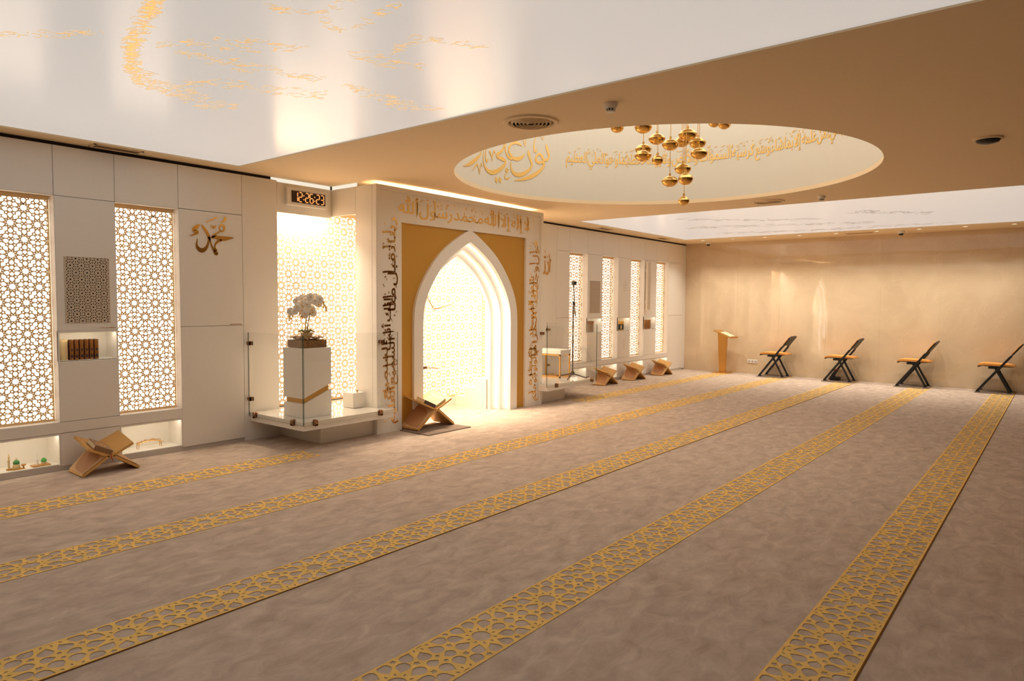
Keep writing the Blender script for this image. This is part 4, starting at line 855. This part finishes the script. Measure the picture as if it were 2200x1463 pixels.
# ================================================================ CHAIRS
def chair(loc, label):
    t = thing('folding_chair', label, 'chair', (0, 0, 0), 'black folding chairs along the marble wall')
    def bar(a, b, wx, wt):
        a, b = Vector(a), Vector(b); d = (b-a); L = d.length; d.normalize(); sx = Vector((1, 0, 0)); n = d.cross(sx); return (a+b)/2, sx*wx, d*L/2, n*wt
    A = Vector((0, .255, .012)); B = Vector((0, -.395, .895)); dv = (B-A).normalized(); nv = Vector((0, dv.z, -dv.y))
    if nv.y < 0: nv = -nv
    for s in (-1, 1):
        o = Vector((s*.222, 0, 0))
        m = MB(); m.obox(*bar(A+o, A+o+dv*.60, .011, .021)); lg = m.build('front_leg', BLACK, t, bevel=.004)
        MB().box(s*.222-.016, s*.222+.016, .205, .275, 0, .018).build('foot', BLACK, lg)
        m = MB(); m.obox(*bar((s*.180, -.005, .455), (s*.180, -.236, .012), .011, .019)); lg = m.build('rear_leg', BLACK, t, bevel=.004)
        MB().box(s*.18-.016, s*.18+.016, -.262, -.196, 0, .018).build('foot', BLACK, lg)
        m = MB(); m.obox(*bar(A+o+dv*.60, A+o+dv*.80, .011, .019)); m.build('back_post', BLACK, t)
    c = A+dv*.80; L = (B-c).length
    pl = [(-.225, 0), (-.16, -.01), (-.13, .05), (.13, .05), (.16, -.01), (.225, 0), (.225, L-.03), (.19, L), (-.19, L), (-.225, L-.03)]
    pos = lambda p, h: c+Vector((p[0], 0, 0))+dv*p[1]+nv*h
    n = len(pl); m = MB()
    m.add([pos(p, -.012) for p in pl]+[pos(p, .010) for p in pl], [tuple(range(n)), tuple(range(2*n-1, n-1, -1))]+[(i, i+n, (i+1) % n+n, (i+1) % n) for i in range(n)])
    br = m.build('backrest', BLACK, t)
    q = [(-.20, .06), (.20, .06), (.205, L-.04), (.17, L-.012), (-.17, L-.012), (-.205, L-.04)]; n = len(q); m = MB()
    m.add([pos(p, .0105) for p in q]+[pos(p, .028) for p in q], [tuple(range(n)), tuple(range(2*n-1, n-1, -1))]+[(i, i+n, (i+1) % n+n, (i+1) % n) for i in range(n)])
    m.build('back_cushion', TAN, br, bevel=.006)
    up_ = [(.266, .492), (.245, .518), (.17, .535), (.05, .532), (-.08, .528), (-.20, .524), (-.275, .513), (-.30, .495)]
    lo_ = [(-.30, .486), (-.22, .476), (-.05, .472), (.10, .478), (.20, .480), (.24, .470), (.265, .462)]
    MB().prism(up_+[(-.30, .49), (-.2, .488), (.15, .492), (.24, .484), (.262, .474)], 'yz', -.205, .205).build('seat_cushion', TAN, t, bevel=.01)
    se = MB().prism([(-.30, .4895), (-.2, .4875), (.15, .4915), (.24, .4835), (.262, .4735)][::-1]+lo_[:5]+[(.235, .462), (.262, .455)], 'yz', -.212, .212).build('seat_shell', BLACK, t, bevel=.003)
    MB().box(-.20, .20, -.06, .10, .435, .472).build('under_frame', BLACK, t, bevel=.004)
    t.location = loc; ORG[t.name] = Vector(loc); return t
CHL = ('black folding chair with tan seat nearest the lectern', 'black folding chair with a small prayer stool under it', 'third black folding chair from the lectern', 'black folding chair nearest the right edge of the photo')
MTL = ('grey mat under the chair nearest the lectern', 'grey mat under the chair with the prayer stool', 'grey mat under the third chair from the lectern', 'grey mat under the chair nearest the right edge')
CY = (4.955, 3.605, 2.262, .945)
c0 = chair((15.455, CY[0], .012), CHL[0]); mt0 = None
for y, lb in zip(CY[1:], CHL[1:]): dup(c0, (15.455, y, .012), lb)
for y, lb in zip(CY, MTL):
    o = MB().box(15.14, 15.74, y-.30, y+.29, .001, .012).build('carpet_mat', MATC, loc=(15.44, y, 0)) if mt0 is None else mt0.copy()
    if mt0 is None: mt0 = o
    else: COL.objects.link(o); o.location = (15.44, y, 0)
    tag(o, lb, 'mat', 'grey mats under the chairs')
sx, sy = 15.50, 3.70
ps = thing('prayer_stool', 'small black prayer stool with a red-brown pad under the second chair', 'stool', (sx, sy, .012))
MB().box(sx-.08, sx+.08, sy-.085, sy+.095, .0125, .085).build('base', BLACK, ps, bevel=.006)
MB().prism([(sy+.085, .085), (sy+.02, .085), (sy-.01, .16), (sy-.045, .215), (sy-.02, .225), (sy+.03, .2), (sy+.075, .14)], 'yz', sx-.03, sx+.03).build('neck', BLACK, ps, bevel=.004)
MB().prism([(sy+.09, .195), (sy+.08, .22), (sy-.01, .25), (sy-.05, .248), (sy-.05, .228), (sy+.03, .21)], 'yz', sx-.08, sx+.08).build('pad', RUBR, ps, bevel=.005)
# ================================================================ LECTERN, MICROPHONES, BENCH
lt = thing('lectern', 'slim gold lectern with an open book by the corner of the marble wall', 'lectern', (15.48, 6.15, 0))
MB().box(15.29, 15.68, 5.975, 6.325, .001, .018).build('base', BRASS, lt, bevel=.003)
MB().hexa([(15.40, 6.06, .018), (15.46, 6.06, .018), (15.46, 6.20, .018), (15.40, 6.20, .018), (15.36, 6.03, .86), (15.46, 6.03, .86), (15.46, 6.235, .92), (15.36, 6.235, .92)]).build('column', BRASS, lt)
ax = Vector((0, .42, .165)).normalized(); nn = Vector((0, -ax.z, ax.y)); cc = Vector((15.42, 6.075, .905))
m = MB(); m.obox(cc, (.20, 0, 0), ax*.225, nn*.011); m.build('book_rest', BRASS, lt, bevel=.003)
m = MB(); m.obox(cc-ax*.225+nn*.012, (.20, 0, 0), ax*.006, nn*.02); m.build('lip', BRASS, lt)
ob = thing('open_book', 'open book lying on the gold lectern', 'book', cc+nn*.012)
for s in (-1, 1):
    prof = [(0, .004), (s*.03, .020), (s*.09, .022), (s*.165, .012), (s*.165, .002), (0, .002)]
    m = MB(); P_ = [cc+Vector((p[0], 0, 0))+nn*(p[1]+.011) for p in prof]; n = len(P_); v = [p-ax*.19 for p in P_]+[p+ax*.06 for p in P_]
    m.add(v, [tuple(range(n)), tuple(range(2*n-1, n-1, -1))]+[(i, i+n, (i+1) % n+n, (i+1) % n) for i in range(n)]); m.build('page_block', PAPER, ob)
ms = thing('microphone_stand', 'dark tripod microphone stand on the right platform', 'microphone stand', (9.71, 6.48, .323))
for q in ((9.56, 6.78), (9.79, 6.24), (9.38, 6.36)): MB().tube([(9.71, 6.48, .40), (q[0], q[1], .333)], [.012, .009], 8).build('leg', DARKM, ms, smooth=True)
MB().lathe([(.012, 0), (.030, .01), (.034, .05), (.016, .08), (.012, .085)], (9.71, 6.48, .37), 14).build('hub', DARKM, ms, smooth=True)
MB().tube([(9.71, 6.48, .40), (9.71, 6.48, 1.60)], .010, 10).build('pole', DARKM, ms, smooth=True)
MB().tube([(9.71, 6.475, 1.575), (9.71, 6.475, 1.625)], .018, 10).build('joint', BLACK, ms)
MB().tube([(9.762, 6.47, 1.37), (9.735, 6.47, 1.50), (9.71, 6.46, 1.62), (9.668, 6.45, 1.88)], .008, 8).build('boom', DARKM, ms, smooth=True)
mc = MB().tube([(9.668, 6.45, 1.875), (9.662, 6.445, 1.905)], .012, 8).build('microphone_clip', BLACK, ms)
MB().box(9.625, 9.70, 6.41, 6.47, 1.90, 1.965).build('microphone', BLACK, ms, bevel=.008)
mm = thing('microphone_stand', 'thin bronze microphone boom reaching in from the left behind the mihrab arch', 'microphone stand', (6.50, 7.02, 0))
MB().lathe([(.10, 0), (.10, .012), (.02, .02)], (6.50, 7.02, .001), 20).build('base', DARKM, mm)
MB().tube([(6.50, 7.02, .02), (6.50, 7.02, 1.95)], .010, 8).build('pole', DARKM, mm)
MB().tube([(6.50, 7.02, 1.95), (6.792, 7.0, 1.669), (6.921, 7.0, 1.498)], .007, 8).build('boom', BRONZE, mm)
MB().tube([(6.921, 7.0, 1.498), (7.02, 7.0, 1.512), (7.10, 7.0, 1.524), (7.20, 7.0, 1.546), (7.332, 7.0, 1.579)], [.010, .009, .007, .006, .006], 8).build('microphone', BRONZE, mm)
m = MB(); m.tube([(6.50, 7.02, .685), (6.70, 7.0, .675)], .008, 8); m.box(6.695, 6.77, 6.98, 7.02, .655, .69); m.tube([(6.77, 7.0, .672), (6.90, 7.0, .655), (7.01, 7.0, .64)], .006, 8); m.build('lower_microphone', BRONZE, mm)
bn = thing('bench', 'low white-topped bench with a square gold frame on the right platform', 'bench', (9.76, 6.86, .323))
MB().box(9.55, 9.86, 6.62, 7.16, .72, .80).build('seat', WHITE, bn, bevel=.01)
for x in (9.56, 9.85):
    m = MB(); r = .011
    for a, b_ in (((x, 6.64, .335), (x, 6.64, .708)), ((x, 7.14, .335), (x, 7.14, .708)), ((x, 6.64, .335), (x, 7.14, .335)), ((x, 6.64, .708), (x, 7.14, .708))):
        m.box(min(a[0], b_[0])-r, max(a[0], b_[0])+r, min(a[1], b_[1])-r, max(a[1], b_[1])+r, min(a[2], b_[2])-r, max(a[2], b_[2])+r)
    m.build('leg_frame', BRASS, bn)
# ================================================================ CEILING FITTINGS
def disc_vent(x, y, label):
    t = thing('air_diffuser', label, 'air vent', (x, y, CH), 'round ceiling air diffusers')
    MB().lathe([(.225, -.001), (.215, -.014), (.185, -.016), (.180, -.002)], (x, y, CH), 40).build('rim', CEIL, t, smooth=True)
    MB().lathe([(.001, -.003), (.18, -.003), (.18, -.001), (.001, -.001)], (x, y, CH), 32).build('throat', mat('vent_shadow', S(120, 92, 66), .8) if 'vent_shadow' not in MATS else MATS['vent_shadow'], t)
    for r in (.165, .135, .105, .075, .045): MB().lathe([(r, -.004), (r-.012, -.022), (r-.016, -.020), (r-.006, -.004)], (x, y, CH), 32).build('ring', CEIL, t, smooth=True)
    return t
v0 = disc_vent(4.42, 3.374, 'near round air diffuser on the beige ceiling beside the drum'); dup(v0, (9.79, 3.29, CH), 'far round air diffuser beyond the ceiling drum')
def detector(x, y, label):
    t = thing('smoke_detector', label, 'detector', (x, y, CH), 'ceiling smoke detectors')
    MB().lathe([(.052, -.001), (.052, -.014), (.048, -.020)], (x, y, CH), 24).build('base', BRIGHT, t, smooth=True)
    MB().lathe([(.047, -.020), (.045, -.034), (.030, -.040)], (x, y, CH), 24).build('body', BRIGHT, t, smooth=True)
    for k in range(10):
        a = 2*PI*k/10; MB().tube([(x+.036*math.cos(a), y+.036*math.sin(a), CH-.036), (x+.028*math.cos(a), y+.028*math.sin(a), CH-.058)], .004, 5).build('rib', BRIGHT, t)
    MB().lathe([(.026, -.038), (.024, -.056), (.001, -.057)], (x, y, CH), 16).build('sensor', BLACK, t)
    MB().lathe([(.001, -.057), (.033, -.057), (.030, -.064), (.001, -.066)], (x, y, CH), 20).build('cap', BRIGHT, t, smooth=True)
    return t
s0 = detector(4.363, 2.61, 'near smoke detector on the beige ceiling above the drum opening'); dup(s0, (9.731, 2.57, CH), 'far smoke detector beside the far round diffuser')
rd = thing('ceiling_speaker', 'dark round fitting on the beige ceiling at the right edge', 'ceiling fitting', (7.23, .57, CH))
MB().lathe([(.115, -.001), (.112, -.012), (.095, -.016)], (7.23, .57, CH), 28).build('rim', CEIL, rd, smooth=True); MB().lathe([(.094, -.014), (.080, -.034), (.040, -.046), (.001, -.048)], (7.23, .57, CH), 24).build('dome', BLACK, rd, smooth=True)
def slot(x, y, lx, ly, label):
    t = thing('slot_vent', label, 'air vent', (x, y, CH), 'rectangular slot vents')
    m = MB()
    for a in ((x-lx/2, x+lx/2, y-ly/2, y-ly/2+.02), (x-lx/2, x+lx/2, y+ly/2-.02, y+ly/2), (x-lx/2, x-lx/2+.02, y-ly/2, y+ly/2), (x+lx/2-.02, x+lx/2, y-ly/2, y+ly/2)): m.box(*a, CH-.008, CH-.001)
    m.build('frame', CEIL, t)
    MB().box(x-lx/2+.02, x+lx/2-.02, y-ly/2+.02, y+ly/2-.02, CH-.002, CH-.001).build('throat', MATS['vent_shadow'], t)
    n = 5
    for k in range(n):
        if lx > ly: yy = y-ly/2+.02+(ly-.04)*(k+.5)/n; MB().box(x-lx/2+.02, x+lx/2-.02, yy-.003, yy+.003, CH-.007, CH-.002).build('slat', mat('vent_slat', S(150, 122, 92), .6) if 'vent_slat' not in MATS else MATS['vent_slat'], t)
        else: xx = x-lx/2+.02+(lx-.04)*(k+.5)/n; MB().box(xx-.003, xx+.003, y-ly/2+.02, y+ly/2-.02, CH-.007, CH-.002).build('slat', MATS['vent_slat'], t)
    return t
slot(2.80, 7.115, .44, .15, 'slot vent over the left wall above the book niche'); slot(11.55, 7.0, .42, .15, 'slot vent over the right wall above the second lattice screen')
slot(14.02, 7.0, .42, .15, 'slot vent over the right wall near the marble corner'); slot(15.15, 3.27, .15, .50, 'slot vent in the ceiling strip along the marble wall')
def dome_cam(x, y, label):
    t = thing('dome_camera', label, 'camera', (x, y, CH), 'white dome cameras on the ceiling')
    MB().lathe([(.062, -.001), (.062, -.030), (.056, -.050)], (x, y, CH), 24).build('housing', BRIGHT, t, smooth=True)
    MB().lathe([(.044, -.050), (.040, -.070), (.024, -.084), (.001, -.090)], (x, y, CH), 20).build('lens_dome', BLACK, t, smooth=True)
    return t
k0 = dome_cam(15.45, 6.55, 'white dome camera in the ceiling corner above the lectern'); dup(k0, (15.2, 2.53, CH), 'white dome camera above the middle of the marble wall')
DLN = ('first', 'second', 'third', 'fourth', 'fifth', 'sixth', 'seventh', 'eighth', 'ninth')
d0 = None
for k, y in enumerate(DLY):
    lb = DLN[k]+' small downlight from the corner along the marble wall ceiling strip'
    if d0 is None:
        d0 = thing('downlight', lb, 'downlight', (14.95, y, CH), 'downlights along the marble wall')
        MB().lathe([(.050, -.001), (.050, -.006), (.040, -.007), (.040, -.001)], (14.95, y, CH), 24).build('trim_ring', BRIGHT, d0); MB().lathe([(.001, -.003), (.039, -.003), (.039, -.001)], (14.95, y, CH), 20).build('lamp', DOWNL, d0)
    else: dup(d0, (14.95, y, CH), lb)
so = thing('wall_socket', 'white triple wall socket low on the marble wall beside the first chair', 'socket', (E, 5.545, .28))
MB().box(E-.012, E-.001, 5.43, 5.66, .245, .325).build('plate', BRIGHT, so, bevel=.003)
for y in (5.47, 5.545, 5.62):
    o = MB(); o.add([(E-.0125, y+.026*math.cos(2*PI*k/20), .285+.026*math.sin(2*PI*k/20)) for k in range(20)]+[(E-.015, y+.026*math.cos(2*PI*k/20), .285+.026*math.sin(2*PI*k/20)) for k in range(20)], [tuple(range(20)), tuple(range(39, 19, -1))]+[(i, (i+1) % 20, (i+1) % 20+20, i+20) for i in range(20)])
    q = o.build('outlet', STONEW, so); MB().box(E-.017, E-.0155, y-.012, y-.006, .281, .289).box(E-.017, E-.0155, y+.006, y+.012, .281, .289).build('pin_hole', BLACK, q)
# ================================================================ PENDANT CLUSTER
PN = ('topmost gold pendant at the left end of the cluster, half hidden by the ceiling edge', 'gold pendant at the ceiling edge above the left twin pair', 'gold pendant right of the one at the ceiling edge, hung high on the left', 'upper gold pendant of the overlapping pair on the left', 'lower gold pendant of the overlapping pair on the left',
      'small gold pendant hanging just right of the overlapping pair', 'gold pendant left of the crowded centre of the cluster', 'gold pendant half hidden behind the biggest central one', 'biggest gold pendant, high in the crowded centre', 'upper gold pendant at the right side of the cluster', 'lower gold pendant at the right side of the cluster',
      'gold pendant just above the rounded one near the bottom', 'rounder gold pendant low in the centre', 'gold pendant low on the left of the rounded one', 'lowest small gold pendant of the cluster', 'gold pendant peeping under the ceiling edge at far right of the cluster', 'gold pendant almost wholly hidden by the ceiling edge at right')
GLASSG = glass('amber_glass', (1.0, .86, .60, 1))
for k, ((x, y, z, d), lb) in enumerate(zip(PEND, PN)):
    t = thing('pendant_lamp', lb, 'pendant lamp', (x, y, z), 'gold pendant lamps in the ceiling drum'); r = d/2; fl_ = .62 if k not in (5, 12, 14) else .78
    prof = [(r*.12, r*fl_*.98), (r*.30, r*fl_*.95), (r*.55, r*fl_*.80), (r*.80, r*fl_*.52), (r*.95, r*fl_*.20), (r, r*.02)]
    MB().lathe(prof, (x, y, z), 28).build('upper_shell', mat('gilded_glass_top', S(228, 196, 120), .2, metal=.75) if 'gilded_glass_top' not in MATS else MATS['gilded_glass_top'], t, smooth=True)
    MB().lathe([(r*1.015, r*.03), (r*1.02, -r*.01), (r*1.0, -r*.04)], (x, y, z), 28).build('seam_ring', BRASS, t, smooth=True)
    MB().lathe([(r, -r*.04), (r*.96, -r*fl_*.30), (r*.82, -r*fl_*.66), (r*.62, -r*fl_*.90), (r*.48, -r*fl_), (r*.40, -r*fl_*.96), (r*.30, -r*fl_*.80), (.001, -r*fl_*.74)], (x, y, z), 28).build('lower_shell', GOLDM, t, smooth=True)
    MB().tube([(x, y, z+r*fl_*.95), (x, y, 4.58)], .0035, 6).build('cord', BRASS, t)
    MB().lathe([(.012, 0), (.012, .03), (.006, .035)], (x, y, z+r*fl_*.94), 10).build('cap', BRASS, t)
cp = MB().lathe([(.75, 0), (.75, .02), (.001, .02)], (7.3, 3.5, 4.575), 40)
tag(cp.build('pendant_canopy', BRASS, loc=(7.3, 3.5, 4.575)), 'round brass ceiling plate from which the gold pendants hang', 'ceiling plate')
